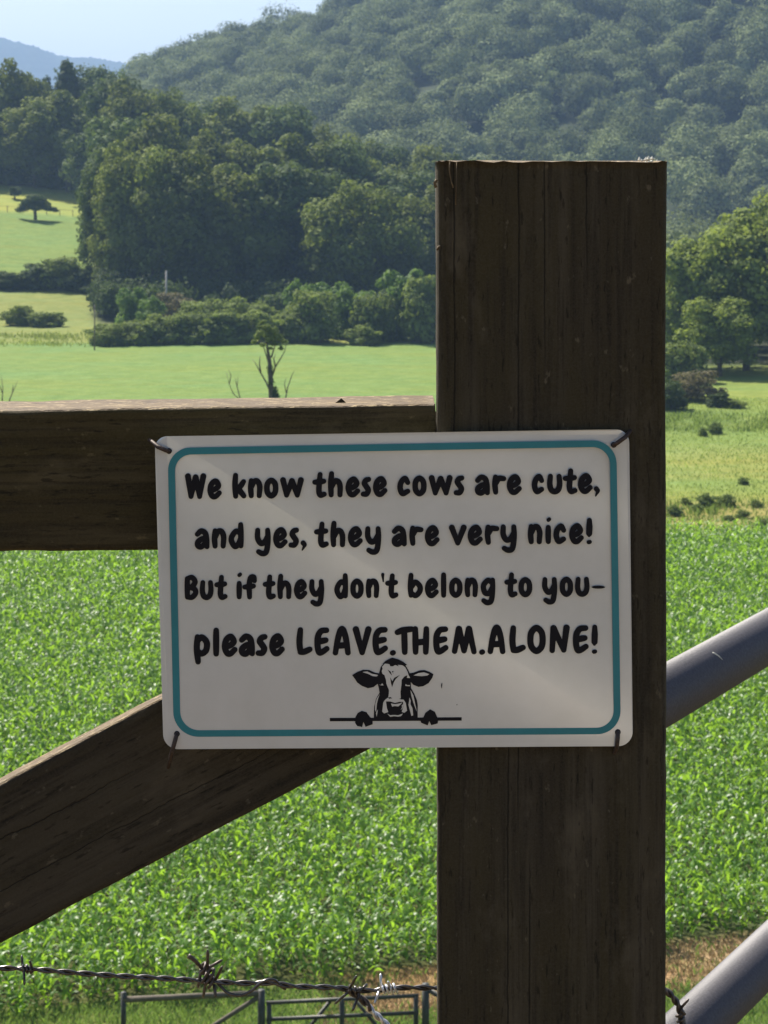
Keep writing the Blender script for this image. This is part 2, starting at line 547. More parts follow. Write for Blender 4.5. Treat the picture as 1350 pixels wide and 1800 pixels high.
# ------------------------------------------------------------------ timber, sign
def timber(name, L, h, t, mat, top_mat=None, r=.006, rough=.0012, seed=0, parent=None, nx=None, top_tilt=0.0, taper=0.0, upper_side=True):
    """squared timber along local X, height in Z, depth in Y; irregular worn edges; top_mat on faces that look up (+Z) or on the end"""
    rg = np.random.default_rng(seed)
    sec = []
    nh, ntt = 22, 8
    hh, tt = h / 2, t / 2
    def corner(cy, cz, a0):
        for k in range(5):
            a = a0 + k / 4 * math.pi / 2
            sec.append((cy + r * math.cos(a), cz + r * math.sin(a)))
    # order: front (-y) up, top, back down, bottom
    for k in range(1, nh):
        sec.append((-tt, -hh + r + (h - 2 * r) * k / nh))
    sec_c = []
    for a in np.linspace(math.pi, math.pi / 2, 5):
        sec.append((-tt + r + r * math.cos(a), hh - r + r * math.sin(a)))
    for k in range(1, ntt):
        sec.append((-tt + r + (t - 2 * r) * k / ntt, hh))
    for a in np.linspace(math.pi / 2, 0, 5):
        sec.append((tt - r + r * math.cos(a), hh - r + r * math.sin(a)))
    for k in range(1, nh):
        sec.append((tt, hh - r - (h - 2 * r) * k / nh))
    for a in np.linspace(0, -math.pi / 2, 5):
        sec.append((tt - r + r * math.cos(a), -hh + r + r * math.sin(a)))
    for k in range(1, ntt):
        sec.append((tt - r - (t - 2 * r) * k / ntt, -hh))
    for a in np.linspace(-math.pi / 2, -math.pi, 5):
        sec.append((-tt + r + r * math.cos(a), -hh + r + r * math.sin(a)))
    S = np.array(sec)
    ns = len(S)
    nx = nx or int(L / .006)
    xs = np.linspace(0, L, nx)
    X = np.repeat(xs[:, None], ns, 1)
    Y = np.repeat(S[None, :, 0], nx, 0)
    Z = np.repeat(S[None, :, 1], nx, 0)
    Z = Z * (1 + taper * (X / L - .5))
    cornerness = np.exp(-((np.abs(S[:, 0]) - tt) ** 2 + (np.abs(S[:, 1]) - hh) ** 2) / (2 * (.008 ** 2)))[None, :]
    w = np.zeros_like(X)
    for i in range(9):
        fr = 12 * 1.75 ** i
        w += np.sin(X * fr + rg.uniform(0, 6.28) + 90 * Z * rg.uniform(.3, 1) + 60 * Y * rg.uniform(.3, 1)) / (1.25 ** i)
    grain = np.zeros_like(X)
    for i in range(6):
        grain += np.sin(Z * rg.uniform(300, 1500) + Y * rg.uniform(300, 1500) + rg.uniform(0, 6.28) + np.sin(X * rg.uniform(3, 9)) * 2)
    k = 1 - (rough * (.16 * w + .10 * grain) / hh)
    nick = np.clip(np.sin(X * 31 + 5 * np.sin(X * 7 + seed)) + .6 * np.sin(X * 77 + seed) - 1.0, 0, 1) * cornerness
    k = k - nick * .018
    Y, Z = Y * k, Z * k
    if top_tilt:
        X = X + np.where(X > L * .5, (X / L) ** 8 * top_tilt * (Y / tt), 0)
    X = X + np.where(np.abs(X - L) < 1e-4, rough * .35 * (np.sin(Z * 310 + seed) + np.sin(Y * 1300 + Z * 930) + .8 * np.sin(Z * 2300 + 2 * np.sin(Z * 400))), 0) * 1.0
    V = np.stack([X, Y, Z], -1).reshape(-1, 3)
    i = np.arange(nx * ns).reshape(nx, ns)
    j = np.roll(i, -1, 1)
    Fc = np.stack([i[:-1], i[1:], j[1:], j[:-1]], -1).reshape(-1, 4)
    verts = [tuple(v) for v in V]
    faces = [tuple(f) for f in Fc]
    # end caps as fans round a centre
    c0 = len(verts); verts.append((0, 0, 0))
    c1 = len(verts); verts.append((L + rough, 0, 0))
    for q in range(ns):
        faces.append((c0, int(j[0, q]), int(i[0, q])))
        faces.append((c1, int(i[-1, q]), int(j[-1, q])))
    me = bpy.data.meshes.new(name)
    me.from_pydata(verts, [], faces)
    me.materials.append(mat)
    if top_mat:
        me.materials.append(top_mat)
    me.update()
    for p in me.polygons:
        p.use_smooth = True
        if upper_side and p.center.z > hh - .0012:  # upward faces take the paler weathered wood
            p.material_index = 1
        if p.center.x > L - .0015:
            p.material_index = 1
    return link(bpy.data.objects.new(name, me), parent)


def place_axis(o, p0, p1, front=Vector((0, -1, 0))):
    """local X from p0 to p1, local -Y towards 'front'"""
    x = (p1 - p0).normalized()
    y = -(front - x * front.dot(x)).normalized()
    z = x.cross(y)
    M = Matrix((x, y, z)).transposed().to_4x4()
    M.translation = p0
    o.matrix_world = M


DP = 1.47
# the square gate post: local X runs up, local Z across (towards the left), front face at DP
pl, pr = 768.5, 1169.5
post_w = (pr - pl) / F * DP
xc = ((pl + pr) / 2 - 675) / F * DP + .0020
post = timber("fence_post", 1.56, post_w, .145, POST_W, BLEACH, r=.0065, rough=.0011, seed=5, taper=.0295, upper_side=False)
ztop = P(0, 284, DP).z
p_bot = Vector((xc + .0006, DP + .0725, ztop - 1.56))
p_top = Vector((xc, DP + .0725, ztop))
yaw = math.radians(1.4)
place_axis(post, p_bot, p_top, Vector((math.sin(yaw) * -1, -math.cos(yaw), 0)))
tag(post, "thick dark square wooden post carrying the right side of the sign", "post")
# lichen crust on its top right corner
lv, lf = [], []
for k in range(46):
    c = P(random.uniform(1128, 1164), 0, DP)
    z = ztop + random.uniform(-.003, .0022)
    s = random.uniform(.0006, .0018)
    y = DP + random.uniform(.002, .03)
    if k > 30:
        z = ztop - random.uniform(.002, .012); y = DP - .0003; s *= .7
        c = P(random.uniform(1140, 1165), 0, DP)
    b0 = len(lv)
    for d in ((1, 0, 0), (-1, 0, 0), (0, 1, 0), (0, -1, 0), (0, 0, 1.2), (0, 0, -1)):
        lv.append((c.x + d[0] * s * random.uniform(.6, 1.3), y + d[1] * s * .8, z + d[2] * s * random.uniform(.5, 1.2)))
    for t in ((0, 2, 4), (2, 1, 4), (1, 3, 4), (3, 0, 4), (2, 0, 5), (1, 2, 5), (3, 1, 5), (0, 3, 5)):
        lf.append(tuple(b0 + q for q in t))
minv = post.matrix_world.inverted()
lich = mesh_py("lichen", [minv @ Vector(v) for v in lv], lf, LICHEN, post)
# a raised splinter strip at the top left corner
for pts, r in (([(791, 284), (790, 300), (793, 318), (797, 330)], .0005), ([(803, 285), (802, 330), (801, 360)], .0004),
               ([(766, 330), (764, 322), (768, 316)], .0010), ([(768, 440), (771, 434), (774, 433)], .0008)):
    q = [P(a, b, DP - .0006) for a, b in pts]
    Tubes().tube([minv @ v for v in q], r, 6).build("splinter", BLEACH, post)

# top rail, 90 x 90 mm, grain along X
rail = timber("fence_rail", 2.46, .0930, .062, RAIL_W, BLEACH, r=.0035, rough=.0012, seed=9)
DR = 1.484
r1 = P(767, (714 + 958) / 2, DR) + Vector((0, .031, 0))
rdir = (P(767, 837, DR) - P(0, 847, DR)).normalized()
place_axis(rail, r1 - rdir * 2.46, r1)
tag(rail, "dark horizontal wooden rail with sunlit top edge left of the post", "fence rail")
mv = rail.matrix_world.inverted()
chip = [P(586, 711, DR + .02), P(612, 711, DR + .02), P(600, 700, DR + .022), P(600, 711, DR + .034)]
mesh_py("splinter", [mv @ v for v in chip], [(0, 1, 2), (1, 3, 2), (3, 0, 2)], RAIL_W, rail)

# diagonal brace
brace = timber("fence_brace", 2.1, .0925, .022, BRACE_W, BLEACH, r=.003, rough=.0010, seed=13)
DB = 1.486
e1 = P(755, 1122, DB)
e0 = P(0, 1518, DB)
bd = (e1 - e0).normalized()
e1 = e1 + Vector((0, .011, 0))
place_axis(brace, e1 - bd * 2.1, e1 - bd * .0)
tag(brace, "slanting wooden brace rising from the lower left to behind the sign", "fence brace")

# ---- sign
DS = 1.4630
SG = empty("metal_sign", P(690, 1316, DS), "white metal sign with teal border and cow print nailed to rail and post", "sign")
SOFF = SG.location.copy()


def SP(px, py, lift=0.0):
    return P(px, py, DS - lift) - SOFF


def rrect(cs, rad, n=10):
    """rounded quad outline in photo pixels; cs = TL,TR,BR,BL; rad = radius per corner"""
    out = []
    cs = [np.array(c, float) for c in cs]
    for i, c in enumerate(cs):
        a = cs[i - 1] - c
        b = cs[(i + 1) % 4] - c
        a, b = a / np.linalg.norm(a), b / np.linalg.norm(b)
        r = rad[i]
        s, e = c + a * r, c + b * r
        for k in range(n + 1):
            t = k / n * math.pi / 2
            out.append(c + a * r * (1 - math.sin(t)) + b * r * (1 - math.cos(t)))
    return out


plate_o = rrect([(271.5, 767.5), (1106.5, 755), (1112.5, 1311.5), (287.5, 1317)], [22, 24, 26, 26], 12)
n = len(plate_o)
pv = [SP(x, y) for x, y in plate_o] + [SP(x, y, -.0012) for x, y in plate_o]
# the corners are bent slightly back where the nails pull on them
for q, v in enumerate(pv):
    x, y = plate_o[q % n]
    for cx, cy, amt in ((1107, 755, .0035), (271, 767, .002)):
        d = math.hypot(x - cx, y - cy)
        v.y += amt * max(0, 1 - d / 60)
pf = [tuple(reversed(range(n))), tuple(n + k for k in range(n))] + [(k, (k + 1) % n, n + (k + 1) % n, n + k) for k in range(n)]
plate = mesh_py("plate", pv, pf, SIGN_W, SG)
bo = rrect([(294.5, 787.5), (1083.5, 773.5), (1091.5, 1290.5), (305.5, 1295.5)], [40, 42, 42, 44], 14)
bi = rrect([(307.0, 799.5), (1072.0, 785.5), (1079.0, 1279.0), (317.5, 1283.8)], [29, 31, 31, 33], 14)
nb = len(bo)
mesh_py("border", [SP(x, y, .0001) for x, y in bo] + [SP(x, y, .0001) for x, y in bi],
        [(k, nb + k, nb + (k + 1) % nb, (k + 1) % nb) for k in range(nb)], TEAL, SG)

# hand-lettered font: strokes in a unit box, 0 = baseline, 1 = x-height (or capital height)
def el():
    return [('c', [(.5, 1), (.1, .82), (0, .5), (.1, .18), (.5, 0), (.9, .18), (1, .5), (.9, .82)])]


G = {
    'a': [('s', [(.02, .80), (.4, 1.0), (.8, .88), (.95, .5), (1, 0)]), ('s', [(.93, .52), (.5, .5), (.08, .3), (.08, .06), (.42, -.01), (.9, .28)])],
    'b': [('s', [(.08, 1.36), (.02, .6), (.08, .02)]), ('s', [(.12, .55), (.5, .9), (.95, .65), (.97, .3), (.55, 0), (.14, .16)])],
    'c': [('s', [(.95, .74), (.62, 1), (.15, .78), (0, .38), (.3, .02), (.95, .17)])],
    'd': [('s', [(.98, 1.38), (1, .7), (1, .02)]), ('s', [(.93, .82), (.5, .96), (.06, .6), (.06, .28), (.4, -.02), (.75, .15), (.96, .5)])],
    'e': [('s', [(.22, .40), (.62, .52), (.9, .72), (.6, 1), (.16, .82), (0, .42), (.2, .06), (.55, 0), (1, .24)])],
    'f': [('s', [(1, 1.1), (.92, 1.34), (.62, 1.3), (.48, .95), (.46, .5), (.5, 0)]), ('s', [(0, .67), (.9, .74)])],
    'g': [('s', [(.92, .82), (.5, .98), (.03, .62), (.18, .16), (.6, .12), (.95, .5)]), ('s', [(1, 1), (1, .4), (.86, -.36), (.45, -.52), (.05, -.38)])],
    'h': [('s', [(.1, 1.38), (.02, .7), (.06, 0)]), ('s', [(.1, .5), (.42, .88), (.78, .86), (.97, .55), (.96, 0)])],
    'i': [('s', [(.5, .93), (.46, .5), (.5, .02)])],
    'k': [('s', [(.08, 1.36), (.02, .7), (.1, 0)]), ('s', [(.95, .95), (.6, .64), (.2, .42)]), ('s', [(.35, .52), (.98, .02)])],
    'l': [('s', [(.5, 1.38), (.45, .7), (.55, 0)])],
    'n': [('s', [(.06, 1), (.0, .5), (.06, .02)]), ('s', [(.1, .6), (.36, .94), (.74, .96), (.98, .62), (.93, .02)])],
    'o': el(),
    'p': [('s', [(.1, 1), (.04, .3), (.16, -.46)]), ('s', [(.1, .75), (.5, .98), (.98, .68), (.92, .22), (.5, .02), (.16, .15)])],
    'r': [('s', [(.06, 1), (0, .5), (.08, .02)]), ('s', [(.12, .6), (.42, .9), (1, .9)])],
    's': [('s', [(1, .98), (.5, .92), (.22, .72), (.55, .52), (.92, .28), (.6, .03), (0, .02)])],
    't': [('s', [(.56, 1.34), (.47, .7), (.44, .25), (.6, .0), (1, .06)]), ('s', [(0, .84), (.5, .86), (.95, .9)])],
    'u': [('s', [(.06, 1), (0, .5), (.14, .12), (.5, 0), (.86, .14), (1, .5), (.94, 1)])],
    'v': [('p', [(0, 1), (.5, 0), (1, 1)])],
    'w': [('p', [(0, 1), (.2, .02), (.5, .95), (.8, .02), (1, 1)])],
    'y': [('s', [(.06, 1), (.06, .5), (.34, .16), (.7, .26), (.95, .6)]), ('s', [(.97, 1), (1, .4), (.86, -.36), (.5, -.5), (.14, -.38)])],
    'W': [('p', [(0, 1), (.2, .02), (.5, .95), (.76, .02), (1, 1)])],
    'B': [('p', [(.02, .95), (.04, .02)]), ('s', [(.02, .95), (.6, 1), (.95, .78), (.6, .55), (.3, .5)]), ('s', [(.35, .5), (.9, .42), (1, .22), (.6, .02), (.04, .02)])],
    'L': [('s', [(.14, 1), (.06, .5), (.14, .04)]), ('s', [(.14, .04), (.5, .06), (.97, .16)])],
    'E': [('s', [(.93, .98), (.4, .94), (.08, .7), (.05, .3), (.2, .03), (.5, .04), (.96, .18)]), ('s', [(.1, .48), (.86, .55)])],
    'A': [('s', [(0, 0), (.2, .6), (.42, .98), (.62, .98), (.84, .6), (1, 0)]), ('s', [(.14, .3), (.88, .33)])],
    'V': [('p', [(0, 1), (.5, 0), (1, 1)])],
    'T': [('s', [(0, .86), (.4, .95), (1, 1)]), ('s', [(.48, .95), (.5, .5), (.52, 0)])],
    'H': [('s', [(.02, 1), (.05, 0)]), ('s', [(.98, 1), (.93, 0)]), ('s', [(.05, .40), (.95, .46)])],
    'M': [('p', [(.02, .02), (.24, .98), (.5, .04), (.75, .98), (1, 0)])],
    'N': [('p', [(.05, .02), (.14, .98), (.8, .04), (.98, 1)])],
    'O': el(),
}
# (letter, left, right) in photo pixels for each line; baseline(x) = b0 - slope (x - x0)
LINES = [
    (878.6, 345, .0146, 37.2, 46.5, 5.1, [
        ('W', 325.2, 362.4), ('e', 364.3, 390.6), ('k', 407.6, 434), ('n', 435.6, 461.9), ('o', 464, 489.6), ('w', 492.4, 534),
        ('t', 548.2, 575), ('h', 576, 603.4), ('e', 607.2, 633.9), ('s', 633.4, 653.2), ('e', 655.4, 681.8),
        ('c', 698.3, 722.6), ('o', 724.7, 750.1), ('w', 753.7, 795.6), ('s', 796.7, 817),
        ('a', 834, 861.9), ('r', 865, 890.7), ('e', 890.9, 918), ('c', 934.7, 957.9), ('u', 961.5, 989), ('t', 988.6, 1015.9), ('e', 1015.9, 1042.7), (',', 1043.8, 1054)]),
    (966.0, 355, .0137, 37.5, 47, 5.1, [
        ('a', 341.5, 368.9), ('n', 372, 398.5), ('d', 401.3, 428.5), ('y', 446.7, 476.1), ('e', 479.8, 506.3), ('s', 506.3, 526.3), (',', 528, 538.7),
        ('t', 551.2, 578.7), ('h', 580.2, 607.7), ('e', 611.3, 638.4), ('y', 640.3, 670.4), ('a', 687.8, 715.7), ('r', 719.4, 745.2), ('e', 746.7, 773.5),
        ('v', 789.2, 820.3), ('e', 822, 849.4), ('r', 852, 878.4), ('y', 878.4, 908.9), ('n', 927.8, 954.2), ('i', 959, 968.6), ('c', 972.9, 996.6), ('e', 1000.4, 1027), ('!', 1029.9, 1041.7)]),
    (1055.4, 335, .0088, 36.0, 45, 4.9, [
        ('B', 323.9, 348.5), ('u', 350.7, 375.7), ('t', 376, 400.7), ('i', 415.6, 425.2), ('f', 425.2, 452.2), ('t', 461, 485.6), ('h', 486.9, 513), ('e', 516.5, 541), ('y', 542.4, 570),
        ('d', 587.3, 612), ('o', 615.6, 639.5), ('n', 642.7, 667.2), ("'", 670.4, 675.8), ('t', 676.4, 701), ('b', 716.2, 743.4), ('e', 746.7, 772), ('l', 774.8, 784.9), ('o', 789.2, 813.3), ('n', 816.5, 840.8), ('g', 844.5, 870.9),
        ('t', 885.9, 910.6), ('o', 911.3, 935.8), ('y', 951.9, 979.8), ('o', 983.7, 1007.7), ('u', 1010.5, 1036.7), ('-', 1039.5, 1064.2)]),
    (1155.2, 345, .0085, 41.0, 51.8, 5.6, [
        ('p', 339.6, 369.3), ('l', 373.9, 386), ('e', 389.6, 418.3), ('a', 418.9, 448.9), ('s', 448.5, 471), ('e', 473, 501.3),
        ('L', 519.6, 550.7), ('E', 551.8, 580.8), ('A', 584, 617.3), ('V', 620, 653.2), ('E', 653.9, 683.5), ('.', 685, 696.4), ('T', 693, 729),
        ('H', 724, 755.5), ('E', 760.6, 789.8), ('M', 792.8, 838.7), ('.', 841.9, 853.3), ('A', 856.3, 889.2), ('L', 893.9, 925.7), ('O', 926.7, 959.6), ('N', 963.7, 1002), ('E', 1006.2, 1036.3), ('!', 1039, 1051.3)]),
]
tv, tf = [], []
lift_k = [0]


STROKES = []


def stroke_poly(pts, rad):
    STROKES.append((np.array([p[:2] for p in pts], float), np.array(rad, float)))


def outline_sheet(strokes, step=.55):
    """union of round-ended strokes, cut out of a fine grid along the exact outline"""
    x0 = min((p[:, 0] - r).min() for p, r in strokes) - 2; x1 = max((p[:, 0] + r).max() for p, r in strokes) + 2
    y0 = min((p[:, 1] - r).min() for p, r in strokes) - 2; y1 = max((p[:, 1] + r).max() for p, r in strokes) + 2
    gx = np.arange(x0, x1, step); gy = np.arange(y0, y1, step)
    d = np.full((len(gy), len(gx)), 9.0)
    for p, r in strokes:
        for k in range(len(p) - 1):
            a, b, ra, rb = p[k], p[k + 1], r[k], r[k + 1]
            m = max(ra, rb) + 2
            ia = max(int((min(a[0], b[0]) - m - x0) / step), 0); ib = int((max(a[0], b[0]) + m - x0) / step) + 2
            ja = max(int((min(a[1], b[1]) - m - y0) / step), 0); jb = int((max(a[1], b[1]) + m - y0) / step) + 2
            X, Y = np.meshgrid(gx[ia:ib], gy[ja:jb])
            ab = b - a
            t = np.clip(((X - a[0]) * ab[0] + (Y - a[1]) * ab[1]) / (ab @ ab + 1e-9), 0, 1)
            q = np.hypot(X - a[0] - ab[0] * t, Y - a[1] - ab[1] * t) - (ra + (rb - ra) * t)
            d[ja:jb, ia:ib] = np.minimum(d[ja:jb, ia:ib], q)
    V, Fs, idx = [], [], {}

    def vert(key, x, y):
        if key not in idx:
            idx[key] = len(V)
            V.append((x, y))
        return idx[key]
    ins = d < 0
    full = ins[:-1, :-1] & ins[1:, :-1] & ins[:-1, 1:] & ins[1:, 1:]
    some = (ins[:-1, :-1] | ins[1:, :-1] | ins[:-1, 1:] | ins[1:, 1:])
    for jj, ii in zip(*np.nonzero(some)):
        cs = [(jj, ii), (jj, ii + 1), (jj + 1, ii + 1), (jj + 1, ii)]
        f = []
        for k in range(4):
            a, b = cs[k], cs[(k + 1) % 4]
            if ins[a]:
                f.append(vert(a, gx[a[1]], gy[a[0]]))
            if ins[a] != ins[b]:
                lo, hi = min(a, b), max(a, b)
                t = d[lo] / (d[lo] - d[hi])
                f.append(vert((lo, hi), gx[lo[1]] + (gx[hi[1]] - gx[lo[1]]) * t, gy[lo[0]] + (gy[hi[0]] - gy[lo[0]]) * t))
        if len(f) > 2:
            Fs.append(tuple(f))
    return V, Fs


for b0, x0, slope, xh, cap, r, letters in LINES:
    for ch, xa, xb in letters:
        base = b0 - slope * ((xa + xb) / 2 - x0)
        if ch == ',':
            stroke_poly(catmull([((xa + xb) / 2 - .5, base - 9), ((xa + xb) / 2 + 2, base - 5), (xa + 3.2, base + 3.5)], 6), np.interp(np.linspace(0, 1, 13), [0, .4, 1], [4.6, 4, 1.2]))
            continue
        if ch == "'":
            stroke_poly([((xa + xb) / 2 - .3, base - 42.5), ((xa + xb) / 2 + .6, base - 30)], [2.9, 1.2])
            continue
        if ch == '-':
            q = [(xa + 1 + (xb - xa - 2) * k / 8, base - 17) for k in range(9)]
            stroke_poly(q, [.8, 1.9, 2.5, 2.7, 2.8, 2.7, 2.5, 1.9, .8])
            continue
        if ch == '.':
            stroke_poly([(xa + 5, base - 4.4), (xb - 5, base - 4.9)], [4.7, 4.6])
            continue
        if ch == '!':
            cx = (xa + xb) / 2
            k = cap / 47
            stroke_poly([(cx + .4, base - cap + 5), (cx + .4, base - cap + 16 * k), (cx, base - cap + 28 * k), (cx - .3, base - 15 * k)], [4.4, 5.6, 5.4, 2.6])
            stroke_poly([(cx - 1.0, base - 3.6), (cx + 1.0, base - 4)], [3.7, 3.7])
            continue
        capital = ch.isupper()
        hgt = (cap if capital else xh)
        x_l, x_r = xa + r, xb - r
        for typ, pts in G[ch]:
            q = [(x_l + (x_r - x_l) * u, base - r - (hgt - 2 * r) * v) for u, v in pts]
            if typ == 's':
                c = catmull(q, 6)
            elif typ == 'c':
                c = catmull(q, 4, True); c.append(c[0])
            else:
                c = []
                for i in range(len(q) - 1):
                    for k in range(6):
                        c.append((q[i][0] + (q[i + 1][0] - q[i][0]) * k / 6, q[i][1] + (q[i + 1][1] - q[i][1]) * k / 6))
                c.append(q[-1])
            m = len(c)
            rr = [r * (1.0 - .12 * abs(2 * i / (m - 1) - 1) ** 3) for i in range(m)]
            if typ == 'p' and ch in 'WwMNVv':
                # pointed lower turns, stout upper ends
                rr = [r * (.98 - .18 * (1 - (base - r - y) / (hgt - 2 * r)) + .06) for (x, y) in c]
            if typ == 'c':
                rr = [r] * m
            stroke_poly(c, rr)
        if ch == 'i':
            cx = (xa + xb) / 2 + 1.0
            stroke_poly([(cx - .8, base - 43.5), (cx + .8, base - 45)], [3.4, 3.4])
        if ch == 'B':
            pass
for row in range(4):
    yb = LINES[row][0]
    part = [q for q in STROKES if abs(q[0][:, 1].mean() - (yb - 22)) < 44]
    V2, F2 = outline_sheet(part)
    mesh_py("lettering", [SP(x, y, .00016) for x, y in V2], F2, INK, SG)

# the cow looking over a rail, drawn flat on the sign
cow_b, cow_w = [], []
c7 = lambda pts: [(610 + x / 8.4375, 1150 + y / 8.4375) for x, y in pts]
c5 = lambda pts: [(560 + x / 4.8214, 1140 + y / 4.8214) for x, y in pts]
black1 = [
    c5([(95, 588), (660, 586), (1213, 582), (1213, 611), (660, 614), (95, 617)]),
]
black2 = [
    c7([(540, 140), (500, 190), (478, 270), (455, 440), (470, 500), (482, 570), (430, 660), (402, 780), (395, 965), (1050, 965), (1047, 850), (1050, 760), (1040, 690), (1000, 590), (950, 500), (945, 400), (935, 290), (890, 200), (850, 150), (700, 100)]),
]
black3 = [
    c7([(75, 310), (150, 265), (240, 230), (330, 235), (420, 275), (490, 285), (505, 330), (490, 400), (455, 440), (390, 490), (310, 505), (220, 470), (150, 420), (120, 370)]),
    c7([(920, 285), (985, 275), (1080, 240), (1150, 235), (1230, 265), (1282, 297), (1265, 350), (1210, 430), (1130, 475), (1060, 485), (985, 455), (942, 410), (938, 340)]),
    c7([(120, 1000), (125, 930), (160, 870), (220, 840), (290, 860), (340, 930), (380, 960), (380, 1040), (275, 1077), (243, 1005), (225, 1080), (150, 1065), (120, 1020)]),
    c5([(862, 610), (885, 590), (905, 545), (945, 515), (985, 535), (1005, 580), (1015, 600), (1010, 635), (955, 650), (938, 615), (925, 652), (870, 630)]),
]
white4 = [
    c7([(560, 140), (520, 185), (528, 215), (515, 250), (525, 290), (555, 310), (578, 380), (585, 440), (605, 490), (622, 530), (620, 590), (612, 640), (560, 680), (537, 720), (522, 850), (550, 878), (612, 858), (592, 800), (577, 700), (640, 700), (710, 722), (780, 705), (833, 705), (833, 790), (812, 855), (850, 868), (890, 838), (872, 725), (842, 678), (797, 650), (793, 560), (808, 440), (810, 380), (850, 330), (895, 310), (888, 350), (935, 352), (912, 305), (900, 262), (868, 200), (830, 165), (700, 150)]),
    c7([(230, 264), (300, 255), (370, 290), (462, 308), (440, 330), (380, 325), (310, 290)]),
    c7([(985, 314), (1060, 280), (1140, 268), (1218, 295), (1190, 316), (1110, 325), (1040, 320)]),
    c7([(650, 730), (710, 742), (780, 730), (822, 714), (795, 745), (760, 775), (700, 768), (672, 780)]),
    c7([(812, 755), (832, 742), (826, 802), (795, 828), (815, 792)]),
    c7([(595, 880), (640, 905), (700, 900), (760, 905), (828, 880), (802, 918), (760, 926), (700, 919), (640, 928)]),
    c7([(487, 588), (462, 655), (442, 740), (432, 860), (415, 825), (418, 740), (440, 660)]),
    c7([(458, 815), (440, 930), (430, 872)]),
    c7([(940, 530), (985, 610), (1003, 700), (1036, 855), (1010, 790), (985, 720), (955, 620)]),
    c7([(925, 640), (945, 690), (940, 740), (970, 800), (982, 905), (955, 916), (930, 820), (910, 750), (920, 700)]),
    c7([(472, 448), (505, 455), (520, 430), (543, 462), (505, 462)]),
    c7([(868, 442), (892, 458), (936, 458), (930, 474), (866, 470)]),
]
black5 = [
    c7([(525, 145), (570, 100), (620, 72), (670, 50), (760, 75), (830, 110), (890, 155), (850, 182), (800, 152), (745, 150), (772, 180), (715, 160), (680, 180), (640, 178), (630, 150), (570, 135)]),
    c7([(600, 225), (650, 260), (668, 320), (630, 275)]),
    c7([(640, 340), (672, 400), (700, 350), (787, 305), (722, 370), (692, 420), (668, 490), (650, 420)]),
    c7([(610, 640), (650, 636), (668, 655), (620, 660)]),
    c7([(775, 660), (800, 652), (842, 672), (800, 672)]),
    c7([(665, 255), (690, 292), (682, 262), (697, 250), (684, 248)]),
    [(775.3, 1204), (776.6, 1200.5), (777.6, 1201), (777.2, 1206), (776.6, 1210), (775.8, 1210)],
    [(802.5, 1238), (804, 1238), (804, 1239.6), (802.5, 1239.6)],
]


def flat_polys(name, layers, mat):
    v, f = [], []
    for polys, lift in layers:
        for i, poly in enumerate(polys):
            pp = [SP(x, y, lift + .000004 * (i % 12)) for x, y in poly]
            b = len(v)
            v += pp
            for t in tessellate_polygon([[Vector((x, y, 0)) for x, y in poly]]):
                f.append(tuple(b + k for k in t))
    return mesh_py(name, v, f, mat, SG)


flat_polys("cow_print", [(black1, .00010), (black2, .00018), (black3, .00026), (black5, .00046)], INK)
flat_polys("cow_print_highlight", [(white4, .00036)], SIGN_W)

# bent nails
for (hx, hy, tx, ty, lab) in ((297, 793, 262, 773, "bent dark nail at the sign's upper left corner"),
                              (1079, 782, 1115, 750, "bent rusty nail at the sign's upper right corner"),
                              (311, 1290, 296, 1349, "long bent nail at the sign's lower left corner"),
                              (1086, 1287, 1078, 1331, "short bent nail at the sign's lower right corner")):
    a, b = P(hx, hy, DS - .0005), P(tx, ty, 1.4745)
    o = a.copy()
    k = .0014
    tb = Tubes()
    mid = a.lerp(b, .5); mid.y = DS - .0022
    tb.tube([a + Vector((0, .012, 0)), a + Vector((0, -.0006, 0)), a.lerp(mid, .25) + Vector((0, -.0016, 0)), mid, a.lerp(b, .85) + Vector((0, -.001, 0)), b], [k, k, k * 1.02, k, k * .95, k * .8], 10)
    hole = [SP(hx + 5.2 * math.cos(q / 16 * 6.2832), hy + 5.2 * math.sin(q / 16 * 6.2832), .00022) for q in range(16)]
    mesh_py("nail_hole", hole, [tuple(range(16))], INK, SG)
    nl = tb.build("nail", RUST)
    tag(nl, lab, "nail", "nails holding the sign")

# ------------------------------------------------------------------ tubular gate on the right
TG = empty("tubular_gate", Vector((.20, 1.86, -1.52)), "grey steel tube gate slanting away behind the post on the right", "gate")
gd = Vector((math.sin(math.radians(27.5)), math.cos(math.radians(27.5)), 0)).normalized()


def gate_line(px, py, D):
    return P(px, py, D)


RT = .0247
p_up = P(1170, 1221, 2.0)
p_lo = P(1257, 1768, 2.116)
# start both tubes level with the hidden hinge stile
hinge = Vector((p_up.x, p_up.y, 0)) - gd * .22
inv = Matrix.Translation(TG.location).inverted()


def tube_at(z, slope=0.0):
    a = Vector((hinge.x, hinge.y, z))
    b = a + gd * 3.55
    b.z += slope
    return [a, a.lerp(b, .33), a.lerp(b, .66), b]


zu = p_up.z
zl = p_lo.z
for i, z in enumerate((zu, zl, zl - .25, zl - .47)):
    tb = Tubes().tube(tube_at(z), RT, 40)
    tb.build("tube", GATE_PAINT, TG, inv)
for d in (0.0, 3.55):
    a = Vector((hinge.x, hinge.y, 0)) + gd * d
    Tubes().tube([Vector((a.x, a.y, zu + .02)), Vector((a.x, a.y, zl - .50))], RT * .98, 24).build("stile", GATE_PAINT, TG, inv)
Tubes().tube([Vector((hinge.x, hinge.y, zu)) + gd * 1.8, Vector((hinge.x, hinge.y, zl - .47)) + gd * 1.8], .018, 16).build("upright", GATE_PAINT, TG, inv)
